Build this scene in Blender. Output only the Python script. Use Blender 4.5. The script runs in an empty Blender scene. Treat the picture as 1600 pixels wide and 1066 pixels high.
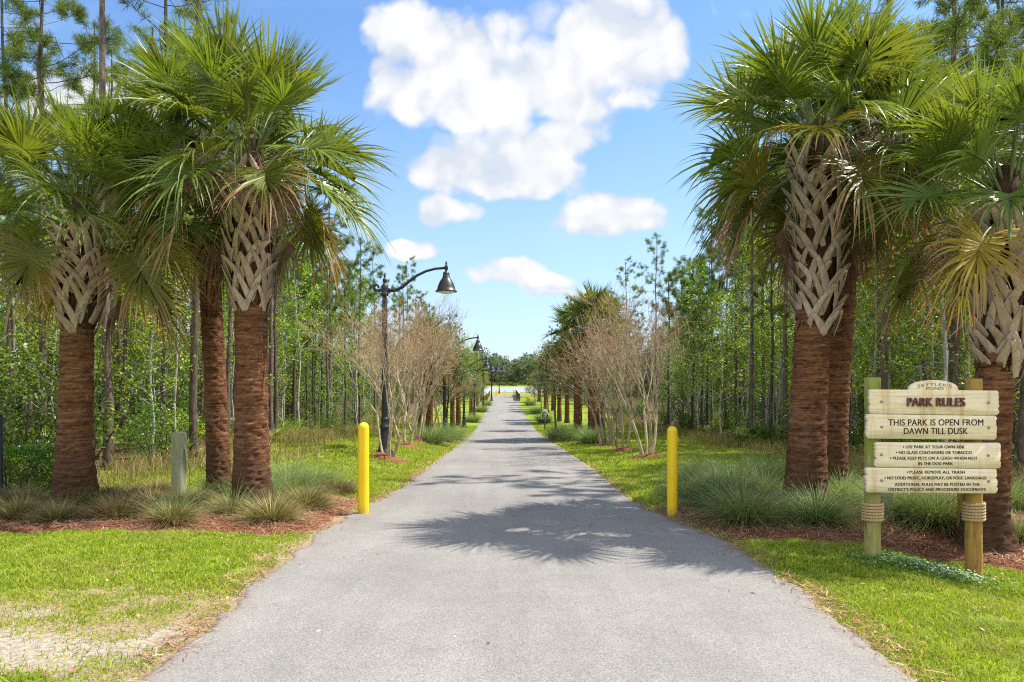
import bpy, math, random
import numpy as np
R = math.radians
PI = math.pi
scene = bpy.context.scene
col = scene.collection
rng = np.random.default_rng(7)
random.seed(7)

# ------------------------------------------------------------------ camera, sky, sun, exposure
CAM_H = 1.42
F_PX = 1067.0                      # focal length in photo pixels (24 mm on 36 mm over 1600 px)
cam_d = bpy.data.cameras.new('camera')
cam = bpy.data.objects.new('camera', cam_d); col.objects.link(cam)
cam_d.sensor_width = 36.0; cam_d.lens = 24.0
cam_d.shift_y = 56.0 / 1600.0
cam_d.clip_start = 0.05; cam_d.clip_end = 6000
cam.location = (0, 0, CAM_H); cam.rotation_euler = (R(90), 0, 0)
scene.camera = cam

SUN_EL = R(55.5)
SUN_AZ = R(77.0)                   # from +Y towards +X
sun_dir = (math.cos(SUN_EL) * math.sin(SUN_AZ), math.cos(SUN_EL) * math.cos(SUN_AZ), math.sin(SUN_EL))
sd = bpy.data.lights.new('sun', 'SUN'); sd.energy = 4.3; sd.angle = R(0.5); sd.color = (1.0, 0.945, 0.84)
sun = bpy.data.objects.new('sun', sd); col.objects.link(sun)
from mathutils import Vector, Matrix
sun.rotation_euler = Vector(sun_dir).to_track_quat('Z', 'Y').to_euler()
sun.location = (20, 0, 40)

scene.view_settings.view_transform = 'Standard'
scene.view_settings.look = 'None'
scene.view_settings.exposure = 0.86
scene.view_settings.gamma = 1.0
scene.view_settings.use_curve_mapping = False
scene.cycles.use_denoising = False
scene.cycles.pixel_filter_type = 'BLACKMAN_HARRIS'; scene.cycles.filter_width = 1.15
scene.cycles.use_adaptive_sampling = False
scene.cycles.sample_clamp_indirect = 3.0
scene.cycles.max_bounces = 8
scene.cycles.diffuse_bounces = 4
scene.cycles.transmission_bounces = 4
scene.cycles.transparent_max_bounces = 6
scene.cycles.caustics_reflective = False
scene.cycles.caustics_refractive = False


class NT:
    """small node helper"""
    def __init__(s, tree):
        s.t = tree; s.n = tree.nodes; s.l = tree.links
    def new(s, typ, **kw):
        nd = s.n.new(typ)
        for k, v in kw.items(): setattr(nd, k, v)
        return nd
    def put(s, sock, v):
        if v is None: return
        if isinstance(v, bpy.types.NodeSocket): s.l.new(v, sock)
        else:
            if isinstance(v, (tuple, list)) and len(v) == 3 and sock.type == 'RGBA': v = (*v, 1)
            sock.default_value = v
    def m(s, op, a, b=None, c=None, clamp=False):
        nd = s.new('ShaderNodeMath', operation=op, use_clamp=clamp)
        s.put(nd.inputs[0], a); s.put(nd.inputs[1], b); s.put(nd.inputs[2], c)
        return nd.outputs[0]
    def vm(s, op, a, b=None):
        nd = s.new('ShaderNodeVectorMath', operation=op)
        s.put(nd.inputs[0], a); s.put(nd.inputs[1], b)
        return nd.outputs[0]
    def noise(s, scale, detail=4, rough=.55, vec=None, dist=0.0):
        nd = s.new('ShaderNodeTexNoise')
        s.put(nd.inputs['Vector'], vec); nd.inputs['Scale'].default_value = scale
        nd.inputs['Detail'].default_value = detail; nd.inputs['Roughness'].default_value = rough
        nd.inputs['Distortion'].default_value = dist
        return nd.outputs['Fac']
    def ramp(s, fac, stops, interp='LINEAR'):
        nd = s.new('ShaderNodeValToRGB'); s.put(nd.inputs[0], fac)
        cr = nd.color_ramp; cr.interpolation = interp
        while len(cr.elements) < len(stops): cr.elements.new(0.5)
        for e, (p, c) in zip(cr.elements, stops):
            e.position = p; e.color = (*c, 1) if len(c) == 3 else c
        return nd.outputs['Color']
    def mix(s, fac, a, b, mode='MIX'):
        nd = s.new('ShaderNodeMix', data_type='RGBA', blend_type=mode)
        s.put(nd.inputs[0], fac); s.put(nd.inputs[6], a); s.put(nd.inputs[7], b)
        return nd.outputs[2]
    def step(s, x, lo, hi):
        nd = s.new('ShaderNodeMapRange', interpolation_type='SMOOTHSTEP')
        s.put(nd.inputs[0], x); s.put(nd.inputs[1], lo); s.put(nd.inputs[2], hi)
        nd.inputs[3].default_value = 0; nd.inputs[4].default_value = 1
        return nd.outputs[0]
    def map(s, vec, scale=(1, 1, 1), loc=(0, 0, 0)):
        nd = s.new('ShaderNodeMapping'); s.put(nd.inputs[0], vec)
        nd.inputs['Scale'].default_value = scale; nd.inputs['Location'].default_value = loc
        return nd.outputs[0]
    def attr(s, name):
        return s.new('ShaderNodeAttribute', attribute_name=name).outputs['Fac']
    def obj(s): return s.new('ShaderNodeTexCoord').outputs['Object']
    def island(s): return s.new('ShaderNodeNewGeometry').outputs['Random Per Island']
    def orand(s): return s.new('ShaderNodeObjectInfo').outputs['Random']
    def bump(s, h, strength=.5, dist=.02):
        nd = s.new('ShaderNodeBump'); s.put(nd.inputs['Height'], h)
        nd.inputs['Strength'].default_value = strength; nd.inputs['Distance'].default_value = dist
        return nd.outputs[0]


# sky with procedural cumulus, laid out by direction on the celestial sphere
world = bpy.data.worlds.new('World'); scene.world = world; world.use_nodes = True
def build_sky():
    w = NT(world.node_tree)
    bg = w.n['Background']; bg.inputs['Strength'].default_value = 0.15
    sky = w.new('ShaderNodeTexSky', sky_type='NISHITA', sun_disc=False)
    sky.sun_elevation = SUN_EL; sky.sun_rotation = SUN_AZ
    sky.air_density = 1.0; sky.dust_density = 0.6; sky.ozone_density = 1.6; sky.altitude = 10
    d = w.new('ShaderNodeTexCoord').outputs['Generated']
    sep = w.new('ShaderNodeSeparateXYZ'); w.l.new(d, sep.inputs[0])
    y = w.m('MAXIMUM', sep.outputs[1], 0.02)
    u0 = w.m('DIVIDE', sep.outputs[0], y); v0 = w.m('DIVIDE', sep.outputs[2], y)
    front = w.step(sep.outputs[1], 0.05, 0.25)
    # warp the outline at several sizes
    cmb = w.new('ShaderNodeCombineXYZ'); w.l.new(u0, cmb.inputs[0]); w.l.new(v0, cmb.inputs[1])
    p = cmb.outputs[0]
    def warp(loc):
        return w.m('SUBTRACT', w.noise(5.5, 4, .6, w.map(p, loc=loc)), .5)
    u = w.m('ADD', u0, w.m('MULTIPLY', warp((3.1, 0, 0)), .10)); v = w.m('ADD', v0, w.m('MULTIPLY', warp((0, 7.7, 2)), .08))
    blobs = [(-.10, .46, .11, .075), (-.155, .49, .07, .055), (-.03, .435, .12, .065), (.04, .44, .12, .06), (.125, .485, .105, .085),
             (.16, .52, .07, .06), (.21, .475, .05, .05), (.09, .41, .07, .05), (-.04, .395, .07, .035),
             (-.07, .31, .075, .048), (.01, .325, .10, .055), (.07, .345, .06, .04), (0.05, .29, .07, .03), (-.02, .285, .10, .022),
             (-.093, .237, .052, .022), (-.11, .228, .03, .016), (.137, .235, .075, .024), (.155, .252, .055, .026), (.10, .228, .05, .016),
             (.03, .146, .09, .013), (.01, .155, .04, .014), (.075, .13, .06, .008), (-.14, .178, .045, .012),
             (-.62, .40, .12, .05), (.72, .30, .16, .05), (-.9, .22, .2, .05), (.5, .75, .2, .1), (-.45, .8, .2, .1)]
    f = None
    for (bu, bv, ru, rv) in blobs:
        a = w.m('DIVIDE', w.m('SUBTRACT', u, bu), ru); b = w.m('DIVIDE', w.m('SUBTRACT', v, bv), rv)
        g = w.m('SUBTRACT', 1.0, w.m('MULTIPLY_ADD', a, a, w.m('MULTIPLY', b, b)))
        f = g if f is None else w.m('SMOOTH_MAX', f, g, .25)
    f = w.m('MAXIMUM', f, -1.0)
    nz = w.m('SUBTRACT', w.noise(9, 8, .62, p, .2), .5)
    cw = w.new('ShaderNodeCombineXYZ'); w.l.new(w.m('MULTIPLY_ADD', nz, .05, u), cw.inputs[0]); w.l.new(w.m('MULTIPLY_ADD', nz, -.04, v), cw.inputs[1]); pw = cw.outputs[0]
    def billow(loc):
        q = w.map(pw, loc=loc)
        o1 = None
        for sc, am in ((13, .55), (30, .30)):
            vo = w.new('ShaderNodeTexVoronoi', feature='F1', voronoi_dimensions='2D'); w.put(vo.inputs['Vector'], q); vo.inputs['Scale'].default_value = sc
            t = w.m('MULTIPLY', w.m('SUBTRACT', .62, vo.outputs['Distance']), am * 1.6)
            o1 = t if o1 is None else w.m('ADD', o1, t)
        return o1
    bl = billow((0, 0, 0))
    dens = w.m('ADD', w.m('MULTIPLY', f, .9), w.m('ADD', w.m('MULTIPLY', nz, 1.7), w.m('MULTIPLY', bl, 1.1)))
    mask = w.m('MULTIPLY', w.step(dens, -.1, .7), front)
    # billows: relief of the cloud noise towards the sun (upper right)
    pa = w.noise(7, 5, .58, w.map(p, loc=(5, 2, 0)), .4); pb = w.noise(7, 5, .58, w.map(p, loc=(4.965, 1.955, 0)), .4)
    bl2 = billow((-.02, -.03, 0))
    relief = w.m('ADD', .5, w.m('ADD', w.m('MULTIPLY', w.m('SUBTRACT', pa, pb), 2.2), w.m('MULTIPLY', w.m('SUBTRACT', bl, bl2), .75)))
    body = w.m('ADD', w.m('MULTIPLY', relief, .62), w.m('MULTIPLY', w.step(dens, .1, 1.5), .34))
    cc = w.ramp(body, [(.22, (2.7, 2.95, 3.35)), (.46, (3.25, 3.38, 3.58)), (.70, (3.68, 3.7, 3.74))])
    thin = w.m('MULTIPLY', w.step(w.noise(2.2, 6, .6, w.map(p, (1, 3.2, 1))), .52, .85), .25)
    base = w.mix(1.0, sky.outputs[0], (.60, .755, .90), 'MULTIPLY')
    low = w.m('SUBTRACT', 1.0, w.step(sep.outputs[2], -.02, .46))
    base = w.mix(w.m('MULTIPLY', low, .55), base, (2.6, 3.1, 3.65))
    base = w.mix(w.m('MULTIPLY', thin, front), base, (3.9, 4.15, 4.4))
    out = w.mix(mask, base, cc)
    # unseen bright clouds behind and above the camera, added as fill light
    bk = w.m('MULTIPLY', w.step(w.noise(2.6, 4, .6, d), .40, .56), w.m('MULTIPLY', w.m('SUBTRACT', 1.0, w.step(sep.outputs[1], -.15, .1)), w.step(sep.outputs[2], .02, .15)))
    out = w.mix(bk, out, (6.0, 6.0, 6.1))
    w.l.new(out, bg.inputs['Color'])
build_sky()


# ------------------------------------------------------------------ generic helpers
def tag(o, label=None, cat=None, group=None, kind=None):
    if label: o['label'] = label
    if cat: o['category'] = cat
    if group: o['group'] = group
    if kind: o['kind'] = kind
    return o

def thing(name, label, cat, loc=(0, 0, 0), rz=0, group=None):
    o = bpy.data.objects.new(name, None); col.objects.link(o)
    o.empty_display_size = .2
    o.location = loc; o.rotation_euler = (0, 0, rz)
    return tag(o, label, cat, group)

def children(o): return [c for c in col.objects if c.parent == o]

KIDS = {}
def copy_thing(root, loc, rz, label=None, group=None, scale=None, keep=None):
    r = root.copy(); col.objects.link(r); r.location = loc; r.rotation_euler = (0, 0, rz)
    if scale is not None: r.scale = scale if isinstance(scale, tuple) else (scale,) * 3
    if label: r['label'] = label
    if group: r['group'] = group
    for ch in KIDS.get(root.name, []):
        c = ch.copy(); col.objects.link(c); c.parent = r
        for g in KIDS.get(ch.name, []):
            k = g.copy(); col.objects.link(k); k.parent = c
    return r

class MB:
    """collects vertices and polygons, links ONE mesh object"""
    def __init__(s): s.v = []; s.f3 = []; s.f4 = []; s.n = 0; s.a = []
    def add(s, v, f, a=None):
        v = np.asarray(v, float).reshape(-1, 3); f = np.asarray(f, int)
        if len(v) == 0 or len(f) == 0: return s
        (s.f3 if f.shape[1] == 3 else s.f4).append(f + s.n)
        s.v.append(v); s.n += len(v)
        s.a.append(np.zeros(len(v)) if a is None else np.asarray(a, float).ravel())
        return s
    def mesh(s, name, mat, smooth=False, attr=None):
        v = np.concatenate(s.v); me = bpy.data.meshes.new(name)
        f3 = np.concatenate(s.f3) if s.f3 else np.zeros((0, 3), int)
        f4 = np.concatenate(s.f4) if s.f4 else np.zeros((0, 4), int)
        nl = f3.size + f4.size; npol = len(f3) + len(f4)
        me.vertices.add(len(v)); me.vertices.foreach_set('co', v.astype(np.float32).ravel())
        me.loops.add(nl); me.loops.foreach_set('vertex_index', np.concatenate([f3.ravel(), f4.ravel()]).astype(np.int32))
        me.polygons.add(npol)
        st = np.concatenate([np.arange(len(f3)) * 3, f3.size + np.arange(len(f4)) * 4])
        me.polygons.foreach_set('loop_start', st.astype(np.int32))
        if smooth: me.polygons.foreach_set('use_smooth', np.ones(npol, bool))
        if attr:
            at = me.attributes.new(attr, 'FLOAT', 'POINT'); at.data.foreach_set('value', np.concatenate(s.a).astype(np.float32))
        me.update(calc_edges=True); me.validate()
        if mat: me.materials.append(mat)
        return me
    def build(s, name, mat, parent=None, smooth=False, attr=None):
        o = bpy.data.objects.new(name, s.mesh(name, mat, smooth, attr)); col.objects.link(o)
        if parent is not None:
            o.parent = parent; KIDS.setdefault(parent.name, []).append(o)
        return o

def unit(a):
    a = np.asarray(a, float); return a / np.maximum(np.linalg.norm(a, axis=-1, keepdims=True), 1e-9)

def tube(path, rad, sides=8, cap=True):
    path = np.asarray(path, float); n = len(path); rad = np.broadcast_to(np.asarray(rad, float), (n,))
    t = unit(np.gradient(path, axis=0))
    ref = np.array([0.0, 1, 0]) if abs(t[0][1]) < .9 else np.array([1.0, 0, 0])
    u = np.zeros((n, 3)); x = ref
    for i in range(n):
        x = unit(x - t[i] * np.dot(x, t[i])); u[i] = x
    w = np.cross(t, u)
    an = np.arange(sides) * 2 * PI / sides
    v = path[:, None] + rad[:, None, None] * (u[:, None] * np.cos(an)[None, :, None] + w[:, None] * np.sin(an)[None, :, None])
    i = np.arange(n - 1)[:, None] * sides; j = np.arange(sides)[None]; k = (j + 1) % sides
    f = np.stack([i + j, i + k, i + sides + k, i + sides + j], -1).reshape(-1, 4)
    v = v.reshape(-1, 3)
    mb = [(v, f)]
    if cap:
        c = np.array([path[0], path[-1]]); base = n * sides
        fc = [[base, (q + 1) % sides, q] for q in range(sides)] + [[base + 1, (n - 1) * sides + q, (n - 1) * sides + (q + 1) % sides] for q in range(sides)]
        return np.concatenate([v, c]), f, np.array(fc)
    return v, f, None

def add_tube(mb, path, rad, sides=8, cap=True):
    v, f, fc = tube(path, rad, sides, cap)
    off = mb.n; mb.add(v, f)
    if fc is not None: mb.f3.append(fc + off)

def lathe(mb, prof, seg=20, center=(0, 0, 0), square=0.0):
    prof = np.asarray(prof, float); n = len(prof)
    an = np.arange(seg) * 2 * PI / seg
    v = np.stack([prof[:, 0][:, None] * np.cos(an), prof[:, 0][:, None] * np.sin(an), np.repeat(prof[:, 1][:, None], seg, 1)], -1) + np.asarray(center)
    i = np.arange(n - 1)[:, None] * seg; j = np.arange(seg)[None]; k = (j + 1) % seg
    mb.add(v.reshape(-1, 3), np.stack([i + j, i + k, i + seg + k, i + seg + j], -1).reshape(-1, 4))

def segs(mb, P0, P1, r0, r1, sides=3):
    """many straight tapered twigs at once"""
    P0 = np.asarray(P0, float); P1 = np.asarray(P1, float); m = len(P0)
    if m == 0: return
    t = unit(P1 - P0); ref = np.where(np.abs(t[:, 2:3]) < .9, [[0, 0, 1.0]], [[1.0, 0, 0]])
    u = unit(np.cross(t, ref)); w = np.cross(t, u)
    an = np.arange(sides) * 2 * PI / sides
    ring = u[:, None] * np.cos(an)[None, :, None] + w[:, None] * np.sin(an)[None, :, None]
    r0 = np.broadcast_to(r0, (m,)); r1 = np.broadcast_to(r1, (m,))
    v = np.concatenate([P0[:, None] + ring * r0[:, None, None], P1[:, None] + ring * r1[:, None, None]], 1)
    b = np.arange(m)[:, None] * (2 * sides); j = np.arange(sides)[None]; k = (j + 1) % sides
    f = np.stack([b + j, b + k, b + sides + k, b + sides + j], -1).reshape(-1, 4)
    mb.add(v.reshape(-1, 3), f)

def leaves(mb, C, D, Nn, L, W, a=None):
    """rhombic leaves: base C, direction D, normal N"""
    C = np.asarray(C, float); m = len(C)
    if m == 0: return
    D = unit(D); S = unit(np.cross(D, Nn)); L = np.broadcast_to(L, (m,))[:, None]; W = np.broadcast_to(W, (m,))[:, None]
    up = np.cross(S, D)
    v = np.stack([C, C + D * L * .45 + S * W * .5 + up * W * .12, C + D * L, C + D * L * .45 - S * W * .5 + up * W * .12], 1)
    mb.add(v.reshape(-1, 3), np.arange(m * 4).reshape(-1, 4), None if a is None else np.repeat(a, 4))

def blades(mb, B, lean, h, w, rg, bend=.5, a=None):
    """grass blades of two segments: base B, horizontal lean vector"""
    B = np.asarray(B, float); m = len(B)
    h = np.broadcast_to(h, (m,))[:, None]; w = np.broadcast_to(w, (m,))[:, None]
    th = rg.uniform(0, 2 * PI, m); S = np.stack([np.cos(th), np.sin(th), np.zeros(m)], 1)
    up = np.array([[0, 0, 1.0]])
    mid = B + up * h * .6 + lean * .35; tip = B + up * h * (1 - bend * .35) + lean
    v = np.stack([B - S * w / 2, B + S * w / 2, mid + S * w * .38, mid - S * w * .38, tip], 1)
    b = np.arange(m)[:, None] * 5
    off = mb.n
    mb.add(v.reshape(-1, 3), (b + np.array([[0, 1, 2, 3]])), None if a is None else np.repeat(a, 5))
    mb.f3.append((b + np.array([[3, 2, 4]])) + off)

# value noise in numpy
def vnoise(x, y, seed=0):
    x = np.asarray(x, float); y = np.asarray(y, float)
    xi = np.floor(x).astype(np.int64); yi = np.floor(y).astype(np.int64); fx = x - xi; fy = y - yi
    fx = fx * fx * (3 - 2 * fx); fy = fy * fy * (3 - 2 * fy)
    def h(a, b):
        n = (a * 374761393 + b * 668265263 + seed * 1442695041) & 0x7fffffff
        n = ((n ^ (n >> 13)) * 1274126177) & 0x7fffffff
        return ((n ^ (n >> 16)) & 0xffff) / 65535.0
    return (h(xi, yi) * (1 - fx) + h(xi + 1, yi) * fx) * (1 - fy) + (h(xi, yi + 1) * (1 - fx) + h(xi + 1, yi + 1) * fx) * fy
def fbm(x, y, oct=4, seed=0):
    s = 0; a = .5; t = 0
    for o in range(oct):
        s = s + a * vnoise(x * 2 ** o, y * 2 ** o, seed + o * 17); t += a; a *= .55
    return s / t
def sstep(x, a, b):
    t = np.clip((np.asarray(x, float) - a) / (b - a), 0, 1); return t * t * (3 - 2 * t)

# ------------------------------------------------------------------ terrain
_D = np.array([-60, 0, 9, 15, 20, 26, 32, 40, 48, 56, 64, 74, 92, 109, 125, 150, 160, 168, 220, 228, 250, 300, 500, 4000], float)
_Z = np.array([.6, 0, -.414, -.70, -.97, -1.32, -1.61, -1.95, -2.2, -2.27, -2.24, -2.12, -1.88, -1.64, -1.72, -1.92, -2.25, -3.2, -3.2, -1.95, -1.5, -1.0, 0, 0], float)
_fd = np.arange(-60, 400, .25); _fz = np.interp(_fd, _D, _Z)
_k = np.exp(-.5 * (np.arange(-24, 25) / 8.0) ** 2); _k /= _k.sum()
_fz = np.convolve(np.pad(_fz, 24, 'edge'), _k, 'valid')
def prof(d): return np.interp(d, _fd, _fz)
def xc(d): return .19 - .015 * np.asarray(d, float)
_Ld = [-60, 3.5, 4.4, 5.5, 7.6, 9, 10.5, 12.4, 14.8, 19, 26, 120]; _Lx = [-2.0, -1.93, -1.98, -2.10, -2.20, -2.17, -2.10, -1.98, -2.03, -2.10, -2.2, -2.0 - 1.62]
_Rd = [-60, 3.5, 4.4, 5.5, 6.2, 7.25, 8.4, 9, 10.5, 12.4, 14.8, 19, 26, 120]; _Rx = [2.1, 2.12, 2.19, 2.27, 2.31, 2.31, 2.12, 1.98, 1.86, 1.84, 1.92, 1.92, 1.93, 2.0 - 1.62]
def xl(d): return np.interp(d, _Ld, _Lx)
def xr(d): return np.interp(d, _Rd, _Rx)
def terr(x, d):
    x = np.asarray(x, float); d = np.asarray(d, float)
    z = prof(d)
    L = xl(d) - x; Rr = x - xr(d)
    bl = np.interp(d, [0, 8, 11, 17, 25, 35, 60, 100, 112], [0, .05, .1, .48, .36, .18, .1, .05, 0])
    br = np.interp(d, [0, 6, 9, 20, 40, 100, 112], [0, .0, .08, .10, .1, .05, 0])
    z = z + bl * sstep(L, .1, 2.4) + br * sstep(Rr, .1, 2.4)
    z = z - .17 * sstep(Rr, .95, 2.1) * (1 - sstep(d, 6.6, 8.6))
    far = np.minimum(sstep(L, .3, 3) + sstep(Rr, .3, 3), 1)
    z = z + far * (.10 * (fbm(x * .35 + 5, d * .35, 3, 3) - .5)) * (1 - sstep(d, 120, 150))
    return z
def terr1(x, d): return float(terr(np.array([x]), np.array([d]))[0])
def ground(px, py, lo=2.6, hi=260):
    """the ground point a photo pixel looks at"""
    ds = np.geomspace(lo, hi, 3000); xs = (px - 800) / F_PX * ds; zs = CAM_H - (py - 589) / F_PX * ds
    below = np.where(zs < terr(xs, ds))[0]
    i = below[0] if len(below) else len(ds) - 1
    return float(xs[i]), float(ds[i]), terr1(xs[i], ds[i])
def gx(px, d):
    x = (px - 800) / F_PX * d; return x, d, terr1(x, d)

# ------------------------------------------------------------------ materials
def new_mat(name):
    m = bpy.data.materials.new(name); m.use_nodes = True
    n = NT(m.node_tree); p = n.n['Principled BSDF']; return m, n, p

def leaf_mat(name, stops, trans=.4, rough=.45, tcol=None, obj_var=.25, spec=.4, tip=None):
    m, n, p = new_mat(name)
    r = n.m('FRACT', n.m('ADD', n.island(), n.m('MULTIPLY', n.orand(), .0)))
    c = n.ramp(r, stops)
    c = n.mix(n.m('MULTIPLY', n.orand(), obj_var), c, (.30, .26, .05), 'MULTIPLY') if False else c
    hs = n.new('ShaderNodeHueSaturation'); n.put(hs.inputs['Color'], c)
    n.put(hs.inputs['Value'], n.m('ADD', 1 - obj_var / 2, n.m('MULTIPLY', n.orand(), obj_var)))
    n.put(hs.inputs['Hue'], n.m('ADD', .5 - .02, n.m('MULTIPLY', n.m('FRACT', n.m('MULTIPLY', n.orand(), 7.3)), .04)))
    c = hs.outputs[0]
    if tip:
        lo, hi, tc, tc2 = tip
        t = n.m('ADD', n.attr('tip'), n.m('MULTIPLY', n.m('SUBTRACT', r, .5), .5))
        c = n.mix(n.step(t, lo, hi), c, n.mix(r, tc, tc2))
    n.put(p.inputs['Base Color'], c); p.inputs['Roughness'].default_value = rough
    p.inputs['Specular IOR Level'].default_value = spec
    tr = n.new('ShaderNodeBsdfTranslucent')
    tb = n.mix(1.0, c, tcol or (1.6, 1.5, .6), 'MULTIPLY'); n.put(tr.inputs['Color'], tb)
    mx = n.new('ShaderNodeMixShader'); mx.inputs[0].default_value = trans
    n.l.new(p.outputs[0], mx.inputs[1]); n.l.new(tr.outputs[0], mx.inputs[2])
    n.l.new(mx.outputs[0], n.n['Material Output'].inputs['Surface'])
    return m

def bark_mat(name, c1, c2, scale=(9, 9, 2), bump=.6, rough=.9, mottle=None):
    m, n, p = new_mat(name); o = n.obj()
    f = n.noise(1.6, 7, .65, n.map(o, scale), .4)
    c = n.ramp(f, [(.3, c1), (.68, c2)])
    if mottle:
        c = n.mix(n.step(n.noise(3.5, 4, .6, n.map(o, (1, 1, .6))), .5, .66), c, mottle)
    hs = n.new('ShaderNodeHueSaturation'); n.put(hs.inputs['Color'], c)
    n.put(hs.inputs['Value'], n.m('ADD', .75, n.m('MULTIPLY', n.orand(), .5)))
    n.put(p.inputs['Base Color'], hs.outputs[0]); p.inputs['Roughness'].default_value = rough
    p.inputs['Specular IOR Level'].default_value = .15
    n.put(p.inputs['Normal'], n.bump(f, bump, .03))
    return m

def flat_mat(name, c, rough=.5, metal=0, spec=.5, var=.12, scale=20):
    m, n, p = new_mat(name); o = n.obj()
    f = n.noise(scale, 5, .6, o)
    n.put(p.inputs['Base Color'], n.mix(f, tuple(x * (1 - var) for x in c), tuple(min(1, x * (1 + var)) for x in c)))
    n.put(p.inputs['Roughness'], n.m('ADD', rough - .06, n.m('MULTIPLY', f, .12))); p.inputs['Metallic'].default_value = metal
    p.inputs['Specular IOR Level'].default_value = spec
    return m

M = {}
def make_materials():
    # asphalt path
    m, n, p = new_mat('asphalt'); o = n.obj()
    v = n.new('ShaderNodeTexVoronoi'); n.put(v.inputs['Vector'], o); v.inputs['Scale'].default_value = 190
    stone = n.new('ShaderNodeSeparateColor'); n.l.new(v.outputs['Color'], stone.inputs[0])
    v2 = n.new('ShaderNodeTexVoronoi'); n.put(v2.inputs['Vector'], o); v2.inputs['Scale'].default_value = 110
    st2 = n.new('ShaderNodeSeparateColor'); n.l.new(v2.outputs['Color'], st2.inputs[0])
    fine = n.noise(260, 3, .7, o)
    c = n.ramp(n.m('MULTIPLY_ADD', stone.outputs[0], .62, n.m('MULTIPLY', fine, .38)),
               [(.10, (.12, .116, .11)), (.34, (.225, .215, .200)), (.62, (.29, .278, .258)), (.93, (.43, .41, .38))])
    c = n.mix(n.m('MULTIPLY', n.step(st2.outputs[1], .84, .98), .5), c, (.13, .125, .12))
    big = n.noise(.55, 5, .6, o); c = n.mix(1.0, c, n.ramp(big, [(.3, (.86, .86, .87)), (.7, (1.08, 1.07, 1.05))]), 'MULTIPLY')
    mid = n.noise(3.5, 5, .65, o); c = n.mix(1.0, c, n.ramp(mid, [(.3, (.92, .92, .92)), (.7, (1.05, 1.05, 1.05))]), 'MULTIPLY')
    cr = n.new('ShaderNodeTexVoronoi', feature='DISTANCE_TO_EDGE'); cr.inputs['Scale'].default_value = .42
    n.put(cr.inputs['Vector'], n.vm('ADD', n.map(o, (1, .5, 1)), n.vm('SCALE', n.new('ShaderNodeVectorMath').outputs[0]))) if False else n.put(cr.inputs['Vector'], n.map(o, (1, .55, 1)))
    band = n.noise(1.3, 4, .6, n.map(o, (1.6, .12, 1))); c = n.mix(1.0, c, n.ramp(band, [(.3, (.90, .895, .885)), (.7, (1.07, 1.065, 1.06))]), 'MULTIPLY')
    spot = n.step(n.noise(2.2, 3, .5, n.map(o, loc=(4, 1, 0))), .66, .74); c = n.mix(n.m('MULTIPLY', spot, .30), c, (.13, .125, .12))
    c = n.mix(n.m('MULTIPLY', n.attr('edge'), .55), c, n.ramp(mid, [(.3, (.20, .135, .095)), (.7, (.30, .22, .16))]))
    n.put(p.inputs['Base Color'], c); p.inputs['Roughness'].default_value = .85; p.inputs['Specular IOR Level'].default_value = .25
    n.put(p.inputs['Normal'], n.bump(n.m('ADD', stone.outputs[1], fine), .35, .004)); M['asphalt'] = m

    # ground: turf, dry thatch, sand, forest litter
    m, n, p = new_mat('turf'); o = n.obj()
    f = n.noise(38, 6, .7, o); g = n.noise(2.4, 6, .65, o)
    green = n.ramp(n.m('MULTIPLY_ADD', f, .6, n.m('MULTIPLY', g, .4)), [(.32, (.10, .15, .012)), (.52, (.22, .30, .022)), (.7, (.34, .38, .06))])
    dry = n.ramp(f, [(.3, (.17, .12, .065)), (.5, (.36, .27, .155)), (.72, (.52, .42, .28))])
    sand = n.ramp(n.noise(24, 6, .7, o), [(.3, (.24, .19, .14)), (.5, (.42, .35, .275)), (.7, (.60, .53, .45))])
    litter = n.ramp(n.noise(17, 7, .75, o), [(.3, (.035, .023, .013)), (.5, (.12, .078, .040)), (.7, (.27, .175, .09))])
    c = n.mix(n.step(n.m('ADD', n.attr('dry'), n.m('MULTIPLY', n.m('SUBTRACT', f, .5), .9)), .35, .65), green, dry)
    c = n.mix(n.step(n.m('ADD', n.attr('sand'), n.m('MULTIPLY', n.m('SUBTRACT', f, .5), .9)), .4, .65), c, sand)
    c = n.mix(n.step(n.m('ADD', n.attr('litter'), n.m('MULTIPLY', n.m('SUBTRACT', g, .5), .8)), .35, .65), c, litter)
    n.put(p.inputs['Base Color'], c); p.inputs['Roughness'].default_value = .95; p.inputs['Specular IOR Level'].default_value = .1
    n.put(p.inputs['Normal'], n.bump(f, .8, .03)); M['turf'] = m

    # pine straw mulch
    m, n, p = new_mat('mulch'); o = n.obj()
    f = n.noise(30, 7, .75, n.map(o, (1, 1.6, 1)), .8)
    n.put(p.inputs['Base Color'], n.ramp(f, [(.28, (.05, .02, .011)), (.47, (.22, .085, .043)), (.60, (.36, .16, .085)), (.75, (.52, .33, .21))]))
    p.inputs['Roughness'].default_value = .95; p.inputs['Specular IOR Level'].default_value = .1
    n.put(p.inputs['Normal'], n.bump(f, 1, .03)); M['mulch'] = m
    m, n, p = new_mat('needle'); 
    n.put(p.inputs['Base Color'], n.ramp(n.island(), [(0, (.11, .036, .018)), (.4, (.29, .11, .05)), (.75, (.44, .22, .12)), (1, (.60, .45, .30))]))
    p.inputs['Roughness'].default_value = .8; M['needle'] = m

    M['blade'] = leaf_mat('blade', [(0, (.19, .27, .014)), (.45, (.34, .41, .022)), (.8, (.46, .48, .04)), (1, (.56, .48, .20))], .40, .55, (1.25, 1.2, .6), 0, .25)
    nt = NT(M['blade'].node_tree); pb = nt.n['Principled BSDF']; src = pb.inputs['Base Color'].links[0].from_socket
    o = nt.obj(); w = nt.step(nt.noise(1.1, 5, .65, o), .46, .68); w2 = nt.step(nt.noise(4.5, 4, .6, o), .42, .66)
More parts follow.
